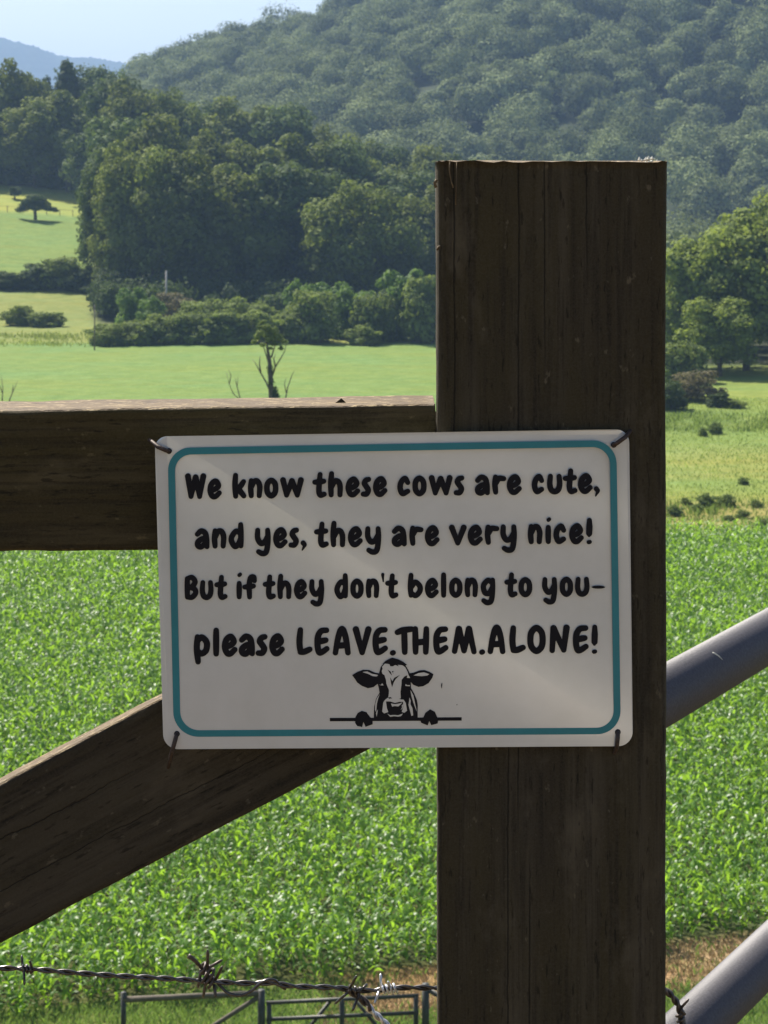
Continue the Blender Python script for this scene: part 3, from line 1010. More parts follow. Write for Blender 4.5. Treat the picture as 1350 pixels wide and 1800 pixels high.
# a scratch of white paint on the upper tube
sc = []
t0 = P(1254, 1146, 1.985 + .13)
ax = gd
for q, (px, py, r) in enumerate(((1252.5, 1147, .0007), (1257, 1149.5, .0009), (1263, 1153, .0007), (1270, 1159.5, .0003))):
    # point on the front of the tube along the viewing ray
    ray = P(px, py, 1.0).normalized()
    o = Vector((hinge.x, hinge.y, zu))
    w0 = -o
    A = ray - gd * ray.dot(gd)
    Bv = w0 - gd * w0.dot(gd)
    aa, bb, cc = A.dot(A), 2 * A.dot(Bv), Bv.dot(Bv) - (RT + .0002) ** 2
    disc = max(bb * bb - 4 * aa * cc, 0)
    sc.append(ray * ((-bb - math.sqrt(disc)) / (2 * aa)))
Tubes().tube(sc, [.0007, .0009, .0007, .0003], 6).build("paint_scratch", LICHEN, TG, inv)

# ------------------------------------------------------------------ barbed wire
DW = 1.632


def twisted(tb, pts, pitch, rad, off, D=DW, n=8):
    c = catmull([P(x, y, D) for x, y in pts], 24)
    c = [Vector(p) for p in c]
    s = 0
    lines = [[], []]
    for i, p in enumerate(c):
        t = (c[min(i + 1, len(c) - 1)] - c[max(i - 1, 0)]).normalized()
        if i:
            s += (p - c[i - 1]).length
        y = Vector((0, 1, 0))
        u = (y - t * y.dot(t)).normalized()
        v = t.cross(u)
        for k in (0, 1):
            a = 2 * math.pi * s / pitch + k * math.pi
            lines[k].append(p + (u * math.cos(a) + v * math.sin(a)) * off)
    for l in lines:
        tb.tube(l, rad, n)


WR = .00115
BW = empty("barbed_wire", P(380, 1728, DW), "twisted barbed wire strand running across below the sign to the post", "barbed wire", "barbed wire by the post")
winv = Matrix.Translation(BW.location).inverted()
tb = Tubes()
twisted(tb, [(-700, 1690), (-300, 1697), (-60, 1701), (45, 1703), (120, 1709), (200, 1715), (290, 1720), (355, 1724), (420, 1728), (476, 1728), (520, 1734), (589, 1736), (617, 1740), (659, 1741), (687, 1737), (730, 1736), (785, 1737)], .0285, WR, .00105)
tb.build("strand", WIRE, BW, winv)
tb = Tubes()
tb.tube(catmull([P(x, y, D) for x, y, D in ((383, 1728, DW), (392, 1738, DW - .003), (404, 1747, DW - .004), (425, 1749, DW - .004), (444, 1740, DW - .004), (458, 1728, DW - .004), (472, 1722, DW - .003), (484, 1724, DW - .002), (494, 1734, DW), (502, 1738, DW + .002))], 6), WR, 8)
tb.build("splice_loop", WIRE, BW, winv)


def coil(tb, x0, x1, y0, y1, turns, rad, wr, D=DW):
    pts = []
    a, b = P(x0, y0, D), P(x1, y1, D)
    t = (b - a).normalized()
    u = Vector((0, 1, 0))
    v = t.cross(u)
    for k in range(int(turns * 12) + 1):
        th = k / 12 * 2 * math.pi
        pts.append(a.lerp(b, k / (turns * 12)) + (u * math.cos(th) + v * math.sin(th)) * rad)
    tb.tube(pts, wr, 6)


def spike(tb, a, b, r=.00105, da=0.0, db=0.0):
    p, q = P(a[0], a[1], DW + da), P(b[0], b[1], DW + db)
    tb.tube([p, p.lerp(q, .12), q], [r * .35, r, r], 7)


BARBS = [
    (WIRE, [(38, 58, 1702, 1704, 3)], [((38, 1678), (40, 1702)), ((43, 1732), (42, 1703)), ((52, 1689), (56, 1700))], .0027, .00095),
    (WIRE_OLD, [(354, 376, 1700, 1716, 3), (356, 374, 1716, 1730, 3)],
     [((365, 1669), (365, 1706)), ((391, 1687), (367, 1701)), ((391, 1698), (379, 1722)), ((348, 1737), (353, 1704)), ((357, 1754), (361, 1728)), ((379, 1753), (376, 1730))], .0040, .0011),
    (WIRE, [(612, 634, 1739, 1743, 2.5)], [((627, 1715), (614, 1738)), ((588, 1765), (612, 1744)), ((646, 1729), (634, 1741)), ((619, 1778), (632, 1746))], .0027, .0010),
    (WIRE_BRIGHT, [(671, 698, 1740, 1736, 4)], [((669, 1711), (670, 1741)), ((658, 1765), (666, 1743)), ((682, 1725), (685, 1736))], .0028, .0010),
]
for mat, coils, spikes, cr, wr in BARBS:
    tb = Tubes()
    for c in coils:
        coil(tb, c[0], c[1], c[2], c[3], c[4], cr, wr)
    for a, b in spikes:
        spike(tb, a, b, wr, -.006 if random.random() < .5 else .004, -.002)
    tb.build("barb", mat, BW, winv)
# the dark stub with a knob on the second barb
tb = Tubes()
tb.tube([P(331, 1680, DW - .008), P(336, 1683, DW - .008), P(344, 1690, DW - .006), P(355, 1702, DW - .003)], [.0019, .0017, .0014, .0014], 8)
tb.build("barb", WIRE_OLD, BW, winv)

BT = empty("barbed_wire", P(650, 1765, DW), "loose wire tail branching down from the strand, dark then bright", "barbed wire", "barbed wire by the post")
binv = Matrix.Translation(BT.location).inverted()
tb = Tubes()
twisted(tb, [(612, 1739), (625, 1748), (640, 1760), (652, 1774)], .02, .0016, .0013)
tb.build("old_strand", WIRE_OLD, BT, binv)
tb = Tubes()
twisted(tb, [(646, 1766), (654, 1778), (665, 1788), (677, 1799), (695, 1822), (715, 1850)], .016, .0014, .0013)
tb.build("strand", WIRE_BRIGHT, BT, binv)

BR = empty("barbed_wire", P(1185, 1756, DW), "dark barbed wire end hanging down right of the post", "barbed wire", "barbed wire by the post")
rinv = Matrix.Translation(BR.location).inverted()
tb = Tubes()
twisted(tb, [(1120, 1733), (1150, 1735), (1165, 1738), (1175, 1745), (1185, 1756), (1193, 1770), (1197, 1785), (1199, 1800), (1204, 1830), (1215, 1870)], .014, .00145, .0012)
tb.build("strand", WIRE_OLD, BR, rinv)
tb = Tubes()
coil(tb, 1194, 1199, 1778, 1806, 3, .0024, .0012)
spike(tb, (1211, 1756), (1197, 1772), .001, -.002, -.002)
spike(tb, (1198, 1775), (1204, 1784), .0012, -.003, -.003)
tb.build("barb", WIRE_OLD, BR, rinv)

# ------------------------------------------------------------------ far gate and fence below the bank
DG = 50.0


def bar(tb, x0, y0, x1, y1, r, D=DG, ext=0):
    tb.tube([P(x0, y0, D), P(x1, y1, D)], r, 8)


FG = empty("farm_gate", at(600, DG), "dark barred farm gate at the edge of the crop below the wire", "gate")
finv = Matrix.Translation(FG.location).inverted()
gz = FG.location.z
for y0, y1 in ((1763, 1750), (1792, 1780), (1818, 1808), (1840, 1832)):
    tb = Tubes(); bar(tb, 468, y0, 736, y1, .046); tb.build("bar", DARK_METAL, FG, finv)
for x, y in ((473, 1763), (601, 1756), (731, 1750)):
    tb = Tubes(); bar(tb, x, y, x, 1842, .055); tb.build("upright", DARK_METAL, FG, finv)
for c in ((582, 1758, 518, 1838), (624, 1757, 690, 1838)):
    tb = Tubes(); bar(tb, *c, .042, DG + .1); tb.build("diagonal", DARK_METAL, FG, finv)


def far_post(px, ytop, D, r, label, mat, group):
    base = at(px, D)
    o = Tubes().tube([Vector((0, 0, -.2)), Vector((0, 0, P(px, ytop, D).z - base.z))], [r, r * .92], 12).build("gate_post", mat)
    o.location = base
    return tag(o, label, "post", group)


far_post(459.5, 1740, DG, .088, "dark square gate post between brace panel and farm gate", DARK_METAL, "posts of the far gate")
far_post(748, 1729, DG, .088, "dark gate post at the right end of the far farm gate", DARK_METAL, "posts of the far gate")
FB = empty("far_fence", at(330, DG), "far fence panel with a top pole and slanting brace", "fence")
fbi = Matrix.Translation(FB.location).inverted()
tb = Tubes(); bar(tb, 217, 1757, 455, 1746, .068); tb.build("top_pole", OLD_POST, FB, fbi)
tb = Tubes(); bar(tb, 217, 1744, 217, 1845, .06); tb.build("post", DARK_METAL, FB, fbi)
tb = Tubes(); bar(tb, 455, 1752, 330, 1832, .055); tb.build("brace", OLD_POST, FB, fbi)
FC = empty("fence_brace", at(800, DG), "short dark brace leaning on the right gate post", "fence brace")
fci = Matrix.Translation(FC.location).inverted()
tb = Tubes(); bar(tb, 750, 1738, 860, 1800, .06); bar(tb, 860, 1740, 860, 1845, .07); tb.build("pole", DARK_METAL, FC, fci)


# ------------------------------------------------------------------ vegetation builders
def cards(P0, Nrm, size, rng, elong=1.3):
    """diamond leaf clumps at P0 facing Nrm"""
    n = len(P0)
    Nrm = Nrm / (np.linalg.norm(Nrm, axis=1, keepdims=True) + 1e-9)
    r = rng.normal(size=(n, 3))
    a = np.cross(Nrm, r)
    a /= np.linalg.norm(a, axis=1, keepdims=True) + 1e-9
    b = np.cross(Nrm, a)
    s = (size * rng.uniform(.6, 1.25, n))[:, None]
    bend = Nrm * s * .25
    V = np.stack([P0 + a * s * elong * .5 - bend, P0 + b * s * .5, P0 - a * s * elong * .5 - bend, P0 - b * s * .5], 1).reshape(-1, 3)
    Fc = np.arange(n * 4).reshape(n, 4)
    return V, Fc


def crown_pts(rng, n, lobes, shell=.35):
    """points and outward normals over a set of ellipsoid lobes (centre, radii)"""
    w = np.array([r[0] * r[2] for c, r in lobes])
    idx = rng.choice(len(lobes), n, p=w / w.sum())
    C = np.array([c for c, r in lobes])[idx]
    R = np.array([r for c, r in lobes])[idx]
    d = rng.normal(size=(n, 3))
    d /= np.linalg.norm(d, axis=1, keepdims=True)
    rad = 1 - shell * rng.random(n) ** 1.6 + .10 * rng.normal(size=n)
    Pt = C + d * R * rad[:, None]
    N = d / R
    N /= np.linalg.norm(N, axis=1, keepdims=True)
    return Pt, N, idx


def deciduous_lobes(rng, w, base, nl, lob=(.24, .40), nsub=6):
    """crown of unit height: a few big boughs of uneven size, each carrying smaller rounded clumps"""
    cz, hz_ = (1 + base) / 2, (1 - base) / 2
    R = w * .5
    out = [((0, 0, cz), (w * .26, w * .26, hz_ * .62))]
    for i in range(nl):
        a = i * 2.39996 + rng.uniform(-.7, .7)
        t = (i + .5) / nl * 1.80 - .80
        ring = math.sqrt(max(0, 1 - t * t))
        rr = rng.uniform(*lob)
        k = rng.uniform(.45, .82)
        c = np.array([math.cos(a) * ring * R * k, math.sin(a) * ring * R * k, cz + t * hz_ * rng.uniform(.62, .86)])
        rad = np.array([rr * R, rr * R, rr * hz_ * .62])
        out.append((tuple(c), tuple(rad)))
        for q in range(nsub):
            d = rng.normal(size=3) + np.array([math.cos(a) * .5, math.sin(a) * .5, .45])
            d /= np.linalg.norm(d)
            f = rng.uniform(.36, .62)
            out.append((tuple(c + d * rad * rng.uniform(.75, 1.05)), tuple(rad * f)))
    return out


def crown_mesh(name, rng, lobes, n, size, mat, up=.35, shell=.4):
    Pt, N, idx = crown_pts(rng, n, lobes, shell)
    Nn = N * 2.2 + rng.normal(size=N.shape) * .55 + np.array([0, 0, up])
    V, Fc = cards(Pt, Nn, size, rng)
    lv = rng.random(len(lobes))
    v = np.clip(.5 * lv[idx] + .5 * rng.random(n), 0, 1)
    me = mesh_np(name, V, Fc, mat, attr=np.repeat(v, 4))
    m = me.data
    bpy.data.objects.remove(me)
    return m


def trunk_mesh(name, rng, h0, r, limbs=4, w=.5, mat=None, lean=0.0):
    tb = Tubes()
    top = h0
    p = [Vector((0, 0, -.03)), Vector((lean * .2, .0, h0 * .33)), Vector((lean * .5, .01, h0 * .66)), Vector((lean, 0, top))]
    tb.tube(p, [r * 1.35, r, r * .8, r * .45], 9)
    for i in range(limbs):
        a = i * 2.4 + rng.uniform(-.5, .5)
        z0 = h0 * rng.uniform(.45, .85)
        L = w * rng.uniform(.25, .42)
        q = Vector((lean * z0 / h0, 0, z0))
        e = q + Vector((math.cos(a) * L, math.sin(a) * L, L * rng.uniform(.5, 1.0)))
        mid = q.lerp(e, .5) + Vector((0, 0, -.02))
        tb.tube([q, mid, e], [r * .5, r * .35, r * .15], 6)
    o = tb.build(name, mat or BARK)
    m = o.data
    bpy.data.objects.remove(o)
    return m


r_ = np.random.default_rng(31)
LEAF_OLIVE = leaf_mat("olive_foliage", (.042, .060, .016), (.21, .24, .06), (.29, .35, .05), .24, .8, .1, .4)
LEAF_COOL = leaf_mat("cool_green_foliage", (.026, .044, .016), (.15, .20, .065), (.20, .28, .05), .2, .8, .1, .4)
WOODV = []          # big wood trees: (crown mesh, trunk mesh, crown width for unit height)
for k in range(6):
    w = [.62, .72, .56, .78, .66, .60][k]
    lob = deciduous_lobes(r_, w, .0, 13 + k, (.34, .60), 7)
    WOODV.append((crown_mesh("crown", r_, lob, 15000, .026, (LEAF_WOOD, LEAF_OLIVE, LEAF_COOL)[k % 3]), trunk_mesh("trunk", r_, .62, .016, 5, w), w))
# conifer-like variant
lob = [((0, 0, .25 + .7 * t), (.17 * (1 - t) + .05, .17 * (1 - t) + .05, .09)) for t in np.linspace(0, 1, 9)]
lob += [((math.cos(a) * .16 * (1 - t), math.sin(a) * .16 * (1 - t), .22 + .72 * t), (.07 * (1.6 - t), .07 * (1.6 - t), .05)) for t in np.linspace(0, .9, 12) for a in (t * 40, t * 40 + 2.1, t * 40 + 4.2)]
CONIFER = (crown_mesh("crown", r_, lob, 7000, .026, LEAF_DARK, .1), trunk_mesh("trunk", r_, .9, .013, 0), .40)
RIGHTV = []
for k in range(3):
    w = [.8, .7, .9][k]
    lob = deciduous_lobes(r_, w, .06, 15, (.32, .56), 8)
    RIGHTV.append((crown_mesh("crown", r_, lob, 16000, .026, LEAF_RIGHT, .3, .5), trunk_mesh("trunk", r_, .6, .018, 6, w), w))


def bush_variant(mat, w, nl, n, size, base=.0):
    lob = deciduous_lobes(r_, w, base - .15, max(6, nl // 2), (.36, .60), 5)
    lob = [(c, r) for c, r in lob if c[2] > .05]
    for q in range(9):                                   # skirts of leaves down to the ground
        a = q * .7 + r_.uniform(-.2, .2)
        lob.append(((math.cos(a) * w * .34, math.sin(a) * w * .34, r_.uniform(.12, .3)), (w * .17, w * .17, .2)))
    return (crown_mesh("foliage", r_, lob, n, size, mat, .4, .45), trunk_mesh("stem", r_, .5, .03, 4, w * .6), w)


BUSHV = {
    'hedge': [bush_variant(LEAF_BUSH, 1.5, 16, 5000, .072), bush_variant(LEAF_BUSH, 1.3, 18, 5000, .070), bush_variant(LEAF_BUSH, 1.1, 18, 5000, .065)],
    'green': [bush_variant(LEAF_GREEN, .95, 18, 5000, .062), bush_variant(LEAF_GREEN, 1.1, 18, 5000, .062)],
    'brown': [bush_variant(LEAF_BROWN, 1.3, 14, 3500, .062)],
    'dark': [bush_variant(LEAF_DARK, 1.3, 16, 4500, .066), bush_variant(LEAF_DARK, 1.0, 16, 4500, .066)],
}


WEEDV = [bush_variant(leaf_mat("dark_weed_leaves", (.06, .095, .03), (.15, .20, .06), (.22, .30, .06), .3, .8, .1), 1.5, 22, 900, .13),
         bush_variant(leaf_mat("pale_weed_leaves", (.08, .12, .035), (.18, .22, .07), (.22, .30, .06), .3, .8, .1), 1.5, 22, 900, .13)]


def plant(name, var, px, D, ytop, wpx, label, cat, group, parts=('trunk', 'crown'), rot=None, hscale=None):
    base = at(px, D)
    top = P(px, ytop, D).z
    h = max(top - base.z, .3) * 1.02
    w = wpx / F * D
    o = empty(name, base, label, cat, group)
    crown, trunk, w0 = var
    s = w / w0
    c = bpy.data.objects.new(parts[1], crown); link(c, o)
    t = bpy.data.objects.new(parts[0], trunk); link(t, o)
    for q in (c, t):
        q.scale = (s, s, h)
        q.rotation_euler = (0, 0, random.uniform(0, 6.28) if rot is None else rot)
    return o


# --- the wood on the left: every tree its own object
back = "trees of the left wood's back row"
mid = "trees on the slope of the left wood"
front = "trees along the front edge of the left wood"
WOOD = [
    (-48, 490, 190, 130, 0, "tree cut by the left photo edge above the pasture", back),
    (8, 498, 112, 105, 1, "tall dark tree at the far left under the blue hills", back),
    (52, 516, 138, 90, 3, "rounded tree in the wood's skyline near the left edge", back),
    (82, 521, 142, 70, 6, "small pointed conifer in the left wood's skyline", back),
    (118, 518, 115, 105, 6, "tallest ragged pine in the left wood's skyline", back),
    (158, 524, 120, 95, 2, "ragged crown right of the tallest pine in the left skyline", back),
    (196, 524, 127, 75, 2, "low bluish tree where the left wood meets the mountain", back),
    (62, 486, 185, 110, 4, "tree with pale lower leaves beside the pasture's upper edge", back),
    (120, 482, 168, 110, 0, "olive tree filling the wood above the lone pasture tree", back),
    (196, 462, 160, 110, 5, "broad tree left of the wood's middle crowns", mid),
    (232, 455, 148, 115, 1, "high rounded crown left of the wood's middle", mid),
    (285, 458, 158, 105, 3, "rounded crown right of the wood's highest middle tree", mid),
    (338, 462, 182, 110, 2, "flat-topped crown on the wood's descending skyline", mid),
    (395, 462, 190, 110, 4, "crown in the wood's skyline above the wide front tree", mid),
    (452, 460, 196, 110, 0, "crown in the wood's skyline left of the notch", mid),
    (512, 456, 208, 110, 5, "crown in the wood's skyline over the bright-topped tree", mid),
    (568, 452, 226, 105, 1, "last high crown on the wood's descending skyline", mid),
    (625, 456, 240, 105, 3, "olive crown low on the wood's right slope", mid),
    (685, 456, 258, 110, 2, "green crown below the mountain left of the post", mid),
    (745, 452, 275, 110, 4, "crown touching the post's upper left side", mid),
    (800, 452, 280, 120, 0, "crown half hidden behind the post's left edge", mid),
    (232, 395, 212, 125, 2, "tree with a stepped crown in the wood's second row", mid),
    (290, 388, 225, 140, 4, "wide dark tree in the middle of the second row", mid),
    (372, 392, 238, 130, 1, "dark tree between the two widest second-row crowns", mid),
    (455, 390, 250, 140, 3, "tree with a flat bright top in the second row", mid),
    (530, 388, 248, 130, 0, "bright-topped broad tree in the wood's middle right", mid),
    (600, 392, 275, 115, 5, "dark tree behind the lone rounded front tree", mid),
    (665, 392, 292, 115, 1, "bluish tree behind the rounded tree left of the post", mid),
    (738, 386, 305, 125, 2, "pale green tree behind the bushes beside the post", mid),
    (190, 352, 285, 80, 5, "overhanging tree at the wood's left edge over the pasture", front),
    (222, 346, 258, 112, 1, "leafy tree at the left corner of the wood's front", front),
    (268, 344, 262, 130, 3, "tall shaded tree right of the wood's left corner", front),
    (340, 342, 288, 140, 4, "deeply shaded tree at the wood's front behind the grey pole", front),
    (418, 345, 300, 140, 0, "wide shaded tree in the centre of the wood's front", front),
    (495, 346, 292, 130, 2, "dark tree left of the rounded lower front tree", front),
    (560, 350, 325, 115, 5, "dim tree filling the gap beside the rounded front tree", front),
    (640, 334, 322, 150, 3, "rounded lower tree standing forward of the wood near the post", front),
    (705, 340, 350, 115, 1, "tree between the rounded front tree and the post", front),
    (768, 342, 345, 120, 4, "tree at the wood's front cut by the post", front),
]
for px, D, yt, w, k, lab, grp in WOOD:
    plant("wood_tree", CONIFER if k == 6 else WOODV[k], px, D, yt, w * (1 if k == 6 else 1.28), lab, "tree", grp)

# --- trees on the right
rt = "trees on the right beyond the rough grass"
for px, D, yt, w, k, lab in (
        (1312, 246, 372, 235, 0, "large light green tree right of the post"),
        (1222, 244, 432, 150, 1, "lower light green tree close to the post's right side"),
        (1390, 252, 345, 190, 2, "tall tree cut by the right photo edge"),
        (1180, 250, 505, 100, 2, "low rounded tree just right of the post"),
        (1265, 238, 520, 140, 1, "leafy lower crown in front of the large right tree")):
    plant("tree", RIGHTV[k], px, D, yt, w, lab, "tree", rt)

# --- hedge across the meadow and the other bushes
hg = "bushes of the hedge across the meadow"
HEDGE = [
    ('hedge', 0, 190, 283, 568, 70, "dark low bush at the hedge's left end"),
    ('hedge', 1, 240, 284, 562, 75, "low bush right of the hedge's left end"),
    ('hedge', 0, 292, 286, 552, 85, "wide low bush below the brownish shrub"),
    ('hedge', 1, 350, 286, 546, 90, "sunlit bush in the hedge's left middle"),
    ('hedge', 2, 405, 286, 548, 80, "bush left of the small ivy tree in the hedge"),
    ('hedge', 0, 456, 287, 545, 80, "bush directly behind the small ivy tree"),
    ('hedge', 1, 500, 288, 548, 70, "bush right of the small ivy tree"),
    ('green', 0, 228, 302, 506, 56, "upright dark green bush left of the grey pole"),
    ('green', 1, 265, 297, 523, 52, "small pointed green bush below the grey pole"),
    ('brown', 0, 305, 310, 513, 90, "brownish shrub at the foot of the grey pole"),
    ('hedge', 2, 345, 299, 528, 85, "olive bush behind the hedge's left middle"),
    ('hedge', 0, 398, 299, 522, 90, "round-topped bush behind the hedge's middle"),
    ('hedge', 1, 455, 300, 530, 80, "bush behind the small ivy tree's crown"),
    ('hedge', 2, 545, 288, 508, 95, "tall rounded bush right of the small ivy tree"),
    ('green', 1, 527, 304, 494, 60, "bright green bush top behind the tall rounded bush"),
    ('green', 0, 578, 304, 496, 75, "bright green tall bush in the hedge's middle"),
    ('green', 1, 618, 293, 506, 85, "dark green bush with pale top right of the middle"),
    ('hedge', 1, 660, 288, 512, 80, "olive bush two before the post"),
    ('green', 0, 705, 292, 474, 90, "tallest bush of the hedge near the post"),
    ('hedge', 2, 752, 287, 482, 90, "large shaded bush touching the post's left side"),
    ('hedge', 0, 640, 284, 572, 60, "low drooping bush at the meadow's edge near the post"),
]
for kind, k, px, D, yt, w, lab in HEDGE:
    plant("bush", BUSHV[kind][k], px, D, yt, w, lab, "bush", hg, ('stem', 'foliage'))
pg = "bushes below the pasture hill"
for kind, k, px, D, yt, w, lab in (
        ('hedge', 0, 36, 314, 536, 55, "round grey-green bush on the meadow at the left"),
        ('hedge', 1, 82, 312, 547, 62, "low spreading bush right of the round meadow bush"),
        ('dark', 0, -12, 352, 478, 72, "dark bush at the photo's left edge below the pasture"),
        ('dark', 1, 24, 351, 482, 62, "dark bush second from the left below the pasture"),
        ('dark', 0, 64, 352, 466, 80, "dark bush left of the tallest one below the pasture"),
        ('hedge', 2, 108, 352, 450, 84, "tallest sunlit bush below the pasture"),
        ('dark', 1, 142, 350, 476, 66, "dark bush right of the tallest one below the pasture"),
        ('dark', 0, 168, 348, 498, 56, "dark bush where the pasture meets the wood")):
    plant("bush", BUSHV[kind][k], px, D, yt, w, lab, "bush", pg, ('stem', 'foliage'))
rg = "bushes on the rough grass right of the post"
for kind, k, px, D, yt, w, lab in (
        ('brown', 0, 1228, 212, 648, 105, "brownish bush in the grass right of the post"),
        ('dark', 0, 1180, 204, 672, 62, "dark bush touching the post's right side"),
        ('hedge', 1, 1195, 232, 598, 90, "grey-green bush below the low rounded right tree"),
        ('dark', 1, 1262, 206, 692, 45, "low dark bush trailing right of the brownish one"),
        ('hedge', 0, 1290, 205, 702, 42, "lowest bush at the right end of the trailing row")):
    plant("bush", BUSHV[kind][k], px, D, yt, w, lab, "bush", rg, ('stem', 'foliage'))
wg = "dark weed clumps in the rough grass"
for px, ybase, hpx, lab in ((1257, 760, 16, "weed clump nearest the trailing bushes"), (1236, 763, 11, "small weed clump left of the farthest one"), (1307, 853, 13, "single weed clump near the right photo edge"),
                            (1187, 909, 19, "dark weed clump beside the post"), (1243, 892, 22, "upright weed clump right of the post"), (1277, 891, 20, "round dark weed clump in the middle of the group"),
                            (1226, 902, 14, "flat weed clump left of the upright one"), (1304, 914, 16, "weed clump right of the group's middle"), (1281, 919, 12, "low weed clump nearest the crop"),
                            (1330, 893, 14, "pale weed clump toward the right photo edge"), (1346, 937, 22, "weed clump cut by the right photo edge"), (1206, 888, 13, "pale weed clump above the one beside the post")):
    Dz = 20.15 * F / (ybase - HY)
    plant("weed_clump", WEEDV[0 if 'pale' not in lab else 1], px, Dz, ybase - hpx * 1.1, hpx * 1.7, lab, "weed", wg, ('stem', 'foliage'))

# --- lone pasture tree and its small neighbour
lob = [((-.05, 0, .66), (.34, .36, .26)), ((-.38, 0, .50), (.24, .25, .18)), ((.30, .05, .58), (.26, .25, .2)), ((.60, 0, .40), (.20, .18, .10)), ((-.60, .1, .38), (.15, .18, .10)),
       ((.08, -.25, .82), (.26, .25, .17)), ((-.18, .2, .84), (.22, .24, .15)), ((.42, -.2, .47), (.2, .2, .14)), ((-.3, -.2, .66), (.2, .2, .16)), ((.05, -.2, .48), (.3, .25, .16)),
       ((-.45, -.1, .40), (.16, .16, .12)), ((.72, 0, .34), (.12, .12, .07)), ((.22, .1, .78), (.2, .2, .12))]
LONE = (crown_mesh("crown", r_, lob, 5000, .05, LEAF_DARK), trunk_mesh("trunk", r_, .7, .05, 5, 1.0), 1.5)
plant("pasture_tree", LONE, 62, 432, 341, 74, "lone spreading dark tree on the pasture hill", "tree", "trees on the pasture hill", rot=0.0)
plant("pasture_tree", LONE, 26, 462, 328, 40, "small dark tree behind the lone pasture tree", "tree", "trees on the pasture hill", rot=2.0)
PF = empty("pasture_fence", at(60, 441), "thin post fence crossing the pasture behind the lone tree", "fence")
pfi = PF.location
tops = []
for px in range(-10, 140, 23):
    b = at(px, 441) - pfi
    Tubes().tube([b + Vector((0, 0, -.1)), b + Vector((0, 0, 1.3))], .07, 6).build("post", OLD_POST, PF)
    tops.append(b + Vector((0, 0, 1.15)))
Tubes().tube(tops, .02, 5).build("wire", OLD_POST, PF)

# --- poles
for px, D, yt, r, lab, mat in ((292, 318, 476, .16, "pale grey pole rising in front of the dark wood", GREY_POLE), (166, 274, 535, .085, "thin dark pole at the hedge's left end", OLD_POST)):
    b = at(px, D)
    h = P(px, yt, D).z - b.z
    o = empty("pole", b, lab, "pole")
    Tubes().tube([Vector((0, 0, -.2)), Vector((.02 * h * .3, 0, h))], [r, r * .8], 10).build("shaft", mat, o)

# --- small ivy-grown tree in front of the hedge
DT = 188.0
IT = empty("ivy_tree", at(478, DT), "small ivy-clad tree with bare lower branches on the meadow", "tree")
io = IT.location
K = lambda px, py, dy=0.0: P(px, py, DT + dy) - io
tb = Tubes()
tb.tube([K(478, 760), K(479, 730), K(477, 700), K(475, 660), K(474, 635), K(470, 612), K(466, 592)], [.30, .26, .23, .19, .15, .10, .05], 10)
tb.build("trunk", BARK, IT)
for pts in ([(476, 690), (468, 672), (458, 655), (450, 640), (444, 632)], [(477, 665), (484, 645), (492, 632), (500, 618), (503, 605)], [(475, 650), (470, 630), (464, 612), (458, 598)], [(477, 628), (482, 612), (488, 596)], [(458, 655), (456, 640), (457, 626)], [(484, 645), (481, 630), (485, 622)]):
    q = [K(x, y, random.uniform(-.6, .6)) for x, y in pts]
    Tubes().tube(q, list(np.linspace(.085, .02, len(q))), 7).build("branch", BARK, IT)
rr = np.random.default_rng(77)
lob = []
for px, py, r in ((468, 576, 9), (458, 585, 8), (478, 582, 9), (488, 592, 9), (474, 596, 8), (500, 600, 6), (446, 601, 6), (463, 566, 6), (462, 606, 6), (494, 612, 6), (452, 592, 7), (482, 604, 7), (470, 588, 8), (485, 578, 5), (476, 612, 5), (455, 575, 5)):
    c = K(px, py, rr.uniform(-.5, .5))
    lob.append((tuple(c), (r / F * DT * rr.uniform(.9, 1.3), r / F * DT * .9, r / F * DT * rr.uniform(.6, .9))))
me = crown_mesh("crown", rr, lob, 2600, .15, LEAF_BUSH, .3, .9)
link(bpy.data.objects.new("crown", me), IT)
lob = [(tuple(K(x, y)), (.32, .32, .55)) for x, y in ((479, 720), (480, 695), (476, 672), (475, 650), (484, 690), (486, 700))]
me = crown_mesh("ivy", rr, lob, 1100, .13, LEAF_DARK, .1, .6)
link(bpy.data.objects.new("ivy", me), IT)

# --- bare saplings on the meadow
sg = "bare saplings on the meadow above the rail"
SAP = [
    ("bare forked sapling left of the small ivy tree", 186, [[(424, 745), (422, 700), (417, 680), (418, 662)], [(424, 705), (410, 692), (403, 675), (398, 655)], [(403, 675), (406, 660), (402, 650)], [(417, 680), (413, 664)]]),
    ("bare leaning sapling right of the small ivy tree", 186, [[(500, 745), (502, 700), (506, 680), (513, 660), (517, 652)], [(503, 690), (500, 675), (503, 664)]]),
    ("bare sapling at the photo's left edge", 184, [[(4, 750), (4, 700), (5, 682), (2, 660)], [(4, 690), (-3, 672)]]),
    ("leaning bare sapling second from the left edge", 184, [[(14, 750), (17, 702), (22, 690), (31, 670)], [(22, 690), (23, 676)]]),
]
for lab, D, brs in SAP:
    b = at(brs[0][0][0], D)
    tb = Tubes()
    for i, br in enumerate(brs):
        q = [P(x, y, D + random.uniform(-.2, .2)) - b for x, y in br]
        tb.tube(q, list(np.linspace(.075 if i == 0 else .05, .015, len(q))), 6)
    o = tb.build("sapling", TWIG)
    o.location = b
    tag(o, lab, "sapling", sg)

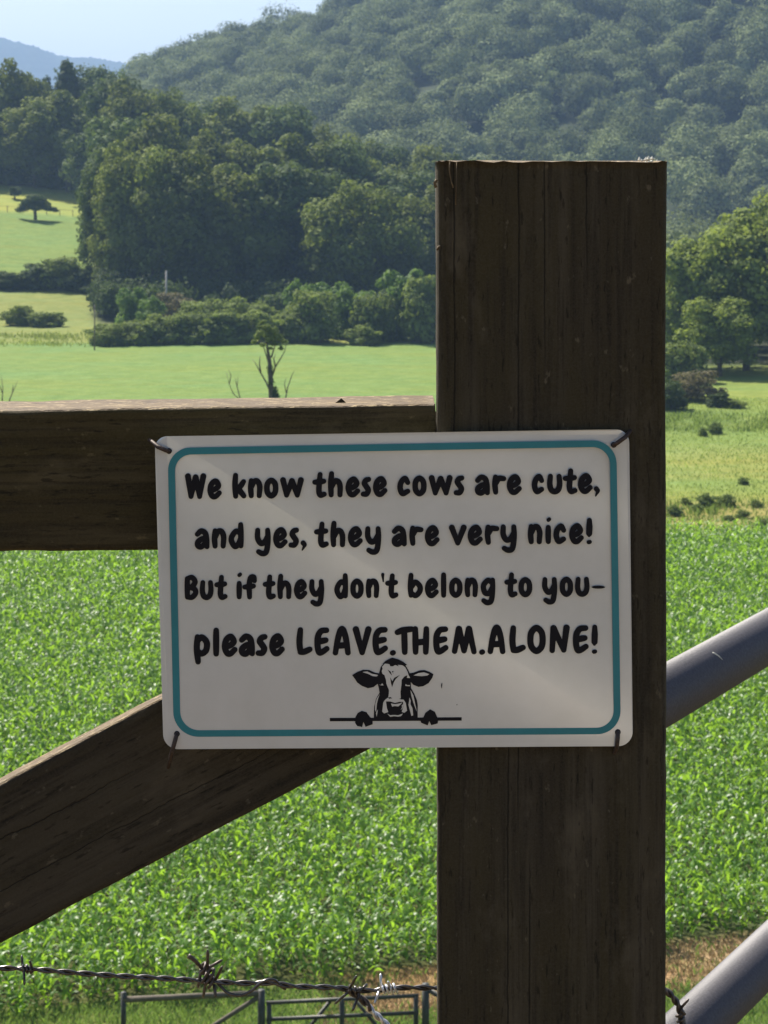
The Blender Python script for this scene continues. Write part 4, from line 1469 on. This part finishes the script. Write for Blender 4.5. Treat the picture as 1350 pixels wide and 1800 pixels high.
# --- scrub behind the post, right of it, seen through the side
# ------------------------------------------------------------------ mountain forest: one mass
def forest(name, n, region, hrange, card, ncards, mat, seed, label):
    rg = np.random.default_rng(seed)
    variants = []
    for k in range(6):
        w = rg.uniform(.75, 1.05)
        lob = deciduous_lobes(rg, w, .0, 6, (.40, .60), 3) + [((0, 0, .55), (w * .40, w * .40, .40))] * 3
        Pt, N, idx = crown_pts(rg, ncards, lob, .3)
        keep = (Pt[:, 2] > .28)
        Pt, N, idx = Pt[keep], N[keep], idx[keep]
        lv = rg.random(len(lob))[idx]
        variants.append((Pt, N * 3.0 + rg.normal(size=N.shape) * .45 + np.array([0, 0, .35]), lv))
    Vs, As, off = [], [], 0
    pts = region(rg, n)
    zs = H(pts[:, 0], pts[:, 1])
    for i in range(len(pts)):
        Pt, N, lv = variants[rg.integers(6)]
        h = rg.uniform(*hrange) * (1.25 if rg.random() < .12 else 1)
        w = h * rg.uniform(.75, 1.1)
        a = rg.uniform(0, 6.28)
        ca, sa = math.cos(a), math.sin(a)
        R = np.array([[ca, sa, 0], [-sa, ca, 0], [0, 0, 1]])
        q = (Pt @ R) * np.array([w, w, h]) + np.array([pts[i, 0], pts[i, 1], zs[i] - h * .18])
        V, _ = cards(q, N @ R, card, rg)
        tone = rg.random() ** 1.3
        Vs.append(V.astype(np.float32))
        As.append(np.repeat(np.clip(.78 * tone + .22 * lv + .22 * rg.random(len(Pt)) - .08, 0, 1), 4).astype(np.float32))
    V = np.concatenate(Vs)
    A = np.concatenate(As)
    o = mesh_np(name, V, np.arange(len(V)).reshape(-1, 4), mat, attr=A)
    return tag(o, label, "forest", None, 'stuff')


def mountain_region(rg, n):
    out = []
    while len(out) < n:
        D = 590 + 430 * rg.random() ** .9
        px = rg.uniform(150, 1750)
        x = (px - 675) / F * D
        if D > 1005 and rg.random() < .5:
            continue
        out.append((x, D))
    out = np.array(out)
    # crest rows so that the skyline is closed and uneven
    pxs = np.arange(205, 720, 7.5) + rg.normal(size=len(np.arange(205, 720, 7.5))) * 2
    Dc = 985 + rg.uniform(-14, 14, len(pxs))
    return np.concatenate([out, np.stack([(pxs - 675) / F * Dc, Dc], -1)])


forest("mountain_forest", 1150, mountain_region, (9.5, 21), .70, 2300, LEAF_HILL, 5, "dense mixed forest covering the whole mountainside")


def valley_region(rg, n):
    px = rg.uniform(830, 1900, n)
    D = np.where(px > 1190, rg.uniform(262, 590, n), rg.uniform(330, 590, n))
    return np.stack([(px - 675) / F * D, D], -1)


def understory_region(rg, n):
    px = rg.uniform(172, 830, n)
    D = rg.uniform(318, 345, n)
    px[:36] = rg.uniform(-110, 168, 36)
    D[:36] = rg.uniform(484, 494, 36)
    return np.stack([(px - 675) / F * D, D], -1)


forest("understory", 230, understory_region, (3.0, 6.5), .45, 520, LEAF_DARK, 16, "dark undergrowth along the foot of the left wood")
forest("valley_forest", 420, valley_region, (9, 15), .75, 900, LEAF_HILL, 6, "shaded forest at the mountain's foot beside the post")


# ------------------------------------------------------------------ maize-like crop
def build_crop():
    rg = np.random.default_rng(12)
    xs, ys = [], []
    y = 54.0
    rows = np.arange(52, 127.5, .62)
    for D in rows:
        hw = .225 * D
        n = int(2 * hw / .21)
        x = np.linspace(-hw, hw, n) + rg.normal(size=n) * .07
        yy = D + rg.normal(size=n) * .13
        px = 675 + F * x / yy
        edge = 52.6 + np.clip(px, 0, 1400) / 1250 * 6.2 + .5 * np.sin(x * 1.7) + .3 * np.sin(x * 4.1)
        k = yy > edge
        xs.append(x[k]); ys.append(yy[k])
    x = np.concatenate(xs); y = np.concatenate(ys)
    n = len(x)
    z = H(x, y)
    hgt = rg.uniform(1.0, 1.4, n) * (1 + .16 * sines(x, y, .5, 61)) * (1 + .12 * sines(x, y, 1.9, 62))
    nl = 12
    T = np.array([0, .3, .65, 1.0])
    W = np.array([.65, 1.0, .8, .08])
    Vs, As = [], []
    for l in range(nl):
        az = rg.uniform(0, 6.28, n)
        ln = rg.uniform(.20, .42, n)
        zb = hgt * (.18 + .82 * l / (nl - 1)) * rg.uniform(.85, 1.05, n) - .12
        up = rg.uniform(.8, 1.35, n)
        dr = rg.uniform(.15, 1.15, n)
        wd = rg.uniform(.020, .043, n)
        dx, dy = np.cos(az), np.sin(az)
        tw = rg.normal(size=n) * .5
        rows_ = []
        for t, w in zip(T, W):
            rad = ln * (.35 * t + .5 * t * t)
            zz = z + zb + ln * (up * t - dr * t * t)
            cx, cy = x + dx * rad, y + dy * rad
            ox, oy = -dy * wd * w, dx * wd * w
            oz = tw * wd * w
            rows_.append((np.stack([cx + ox, cy + oy, zz + oz], -1), np.stack([cx - ox, cy - oy, zz - oz], -1)))
        V = np.stack([v for pair in rows_ for v in pair], 1)      # n,8,3
        Vs.append(V)
        As.append(np.repeat(np.clip(rg.random(n) * .75 + .25 * (l / nl), 0, 1), 8))
    V = np.concatenate(Vs).reshape(-1, 3)
    m = len(V) // 8
    b = (np.arange(m) * 8)[:, None]
    Fc = np.concatenate([b + np.array([0, 1, 3, 2]), b + np.array([2, 3, 5, 4]), b + np.array([4, 5, 7, 6])])
    o = mesh_np("crop", V, Fc, CROP, attr=np.concatenate(As))
    return tag(o, "dense green leafy crop field below the fence", "crop", None, 'stuff')


build_crop()


def blades(name, x, y, hmin, hmax, wid, mat, seed, label, spread=.5, vfun=None):
    rg = np.random.default_rng(seed)
    n = len(x)
    z = H(x, y)
    az = rg.uniform(0, 6.28, n)
    h = rg.uniform(hmin, hmax, n)
    ld = rg.uniform(0, 6.28, n)
    lean = h * rg.uniform(.1, spread, n)
    w = wid * rg.uniform(.6, 1.3, n)
    a = np.stack([x + np.cos(az) * w, y + np.sin(az) * w, z - .03], -1)
    b = np.stack([x - np.cos(az) * w, y - np.sin(az) * w, z - .03], -1)
    c = np.stack([x + np.cos(ld) * lean, y + np.sin(ld) * lean, z + h], -1)
    m = np.stack([x + np.cos(ld) * lean * .35 + np.cos(az) * w * .9, y + np.sin(ld) * lean * .35 + np.sin(az) * w * .9, z + h * .6], -1)
    V = np.stack([a, b, c, m], 1).reshape(-1, 3)
    v = rg.random(n) if vfun is None else np.clip(vfun(x, y) + .35 * (rg.random(n) - .5), 0, 1)
    o = mesh_np(name, V, np.arange(n * 4).reshape(n, 4), mat, attr=np.repeat(v, 4))
    return tag(o, label, "grass", None, 'stuff')


def scatter(seed, n, D0, D1, p0, p1):
    rg = np.random.default_rng(seed)
    D = np.sqrt(rg.uniform(D0 ** 2, D1 ** 2, n))
    px = rg.uniform(p0, p1, n)
    return (px - 675) / F * D, D


x, y = scatter(1, 24000, 127, 215, 1000, 1500)
blades("rough_grass", x, y, .05, .22, .035, GRASS, 2, "yellow-green rough grass beyond the crop on the right", .8,
       lambda x, y: .5 + .5 * sines(x, y, .35, 41))
x, y = scatter(5, 70000, 45.5, 60.5, -100, 1450)
pxx = 675 + F * x / y
edge = 52.6 + np.clip(pxx, 0, 1400) / 1250 * 6.2
k = (y < edge + .3) & ((pxx < 640) | (y < edge - 3.2) | (np.random.default_rng(4).random(len(y)) < .15))
blades("weeds", x[k], y[k], .05, .24, .012, WEED, 6, "weedy grass between the far gate and the crop", .9)
x, y = scatter(7, 26000, 50.5, 60.5, 560, 1450)
pxx = 675 + F * x / y
edge = 52.6 + np.clip(pxx, 0, 1400) / 1250 * 6.2
k = (y < edge + .3) & (y > edge - 4.0)
blades("dry_grass", x[k], y[k], .03, .16, .014, STRAW, 8, "dry straw-coloured grass along the edge of the crop", 1.2)

x, y = scatter(9, 22000, 277, 305, -90, 200)
k = sines(x, y, .22, 71) + .5 * np.random.default_rng(14).normal(size=len(x)) - ((y - 291) / 9.0) ** 2 > .1
x, y = x[k], y[k]
blades("tall_grass", x, y, .12, .55, .07, leaf_mat("tall_grass_blades", (.13, .18, .045), (.26, .31, .085), (.34, .42, .09), .35, .7, .1, 0), 10, "rank tall grass at the far edge of the meadow", .5,
       lambda x, y: .5 + .5 * sines(x, y, .3, 43))

xs, ys = scatter(13, 26000, 130, 210, 1120, 1420)
k = (np.exp(-((ys - 138.5) / 4.5) ** 2) + np.exp(-((ys - 192) / 8.0) ** 2) > .35) & (sines(xs, ys, .8, 81) + .5 * np.random.default_rng(15).normal(size=len(xs)) > .25)
blades("scrub_grass", xs[k], ys[k], .10, .45, .05, leaf_mat("scrub_blades", (.07, .12, .035), (.19, .24, .07), (.24, .34, .06), .35, .7, .1, 0), 20, "rank green scrub growing through the rough grass on the right", .6)

# ------------------------------------------------------------------ haze
def haze():
    x0, x1, y0, y1, z0, z1 = -6200, 6200, -90, 7300, -40, 420
    v = [(x, y, z) for z in (z0, z1) for y in (y0, y1) for x in (x0, x1)]
    f = [(0, 2, 3, 1), (4, 5, 7, 6), (0, 1, 5, 4), (2, 6, 7, 3), (0, 4, 6, 2), (1, 3, 7, 5)]
    m = bpy.data.materials.new("haze")
    m.use_nodes = True
    nt = m.node_tree
    nt.nodes.remove(nt.nodes['Principled BSDF'])
    pv = nt.nodes.new('ShaderNodeVolumePrincipled')
    pv.inputs['Color'].default_value = (.44, .64, 1.0, 1)
    pv.inputs['Density'].default_value = .00017
    pv.inputs['Anisotropy'].default_value = .0
    nt.links.new(pv.outputs[0], nt.nodes['Material Output'].inputs['Volume'])
    o = mesh_py("haze", v, f, m)
    return tag(o, kind='stuff')


haze()
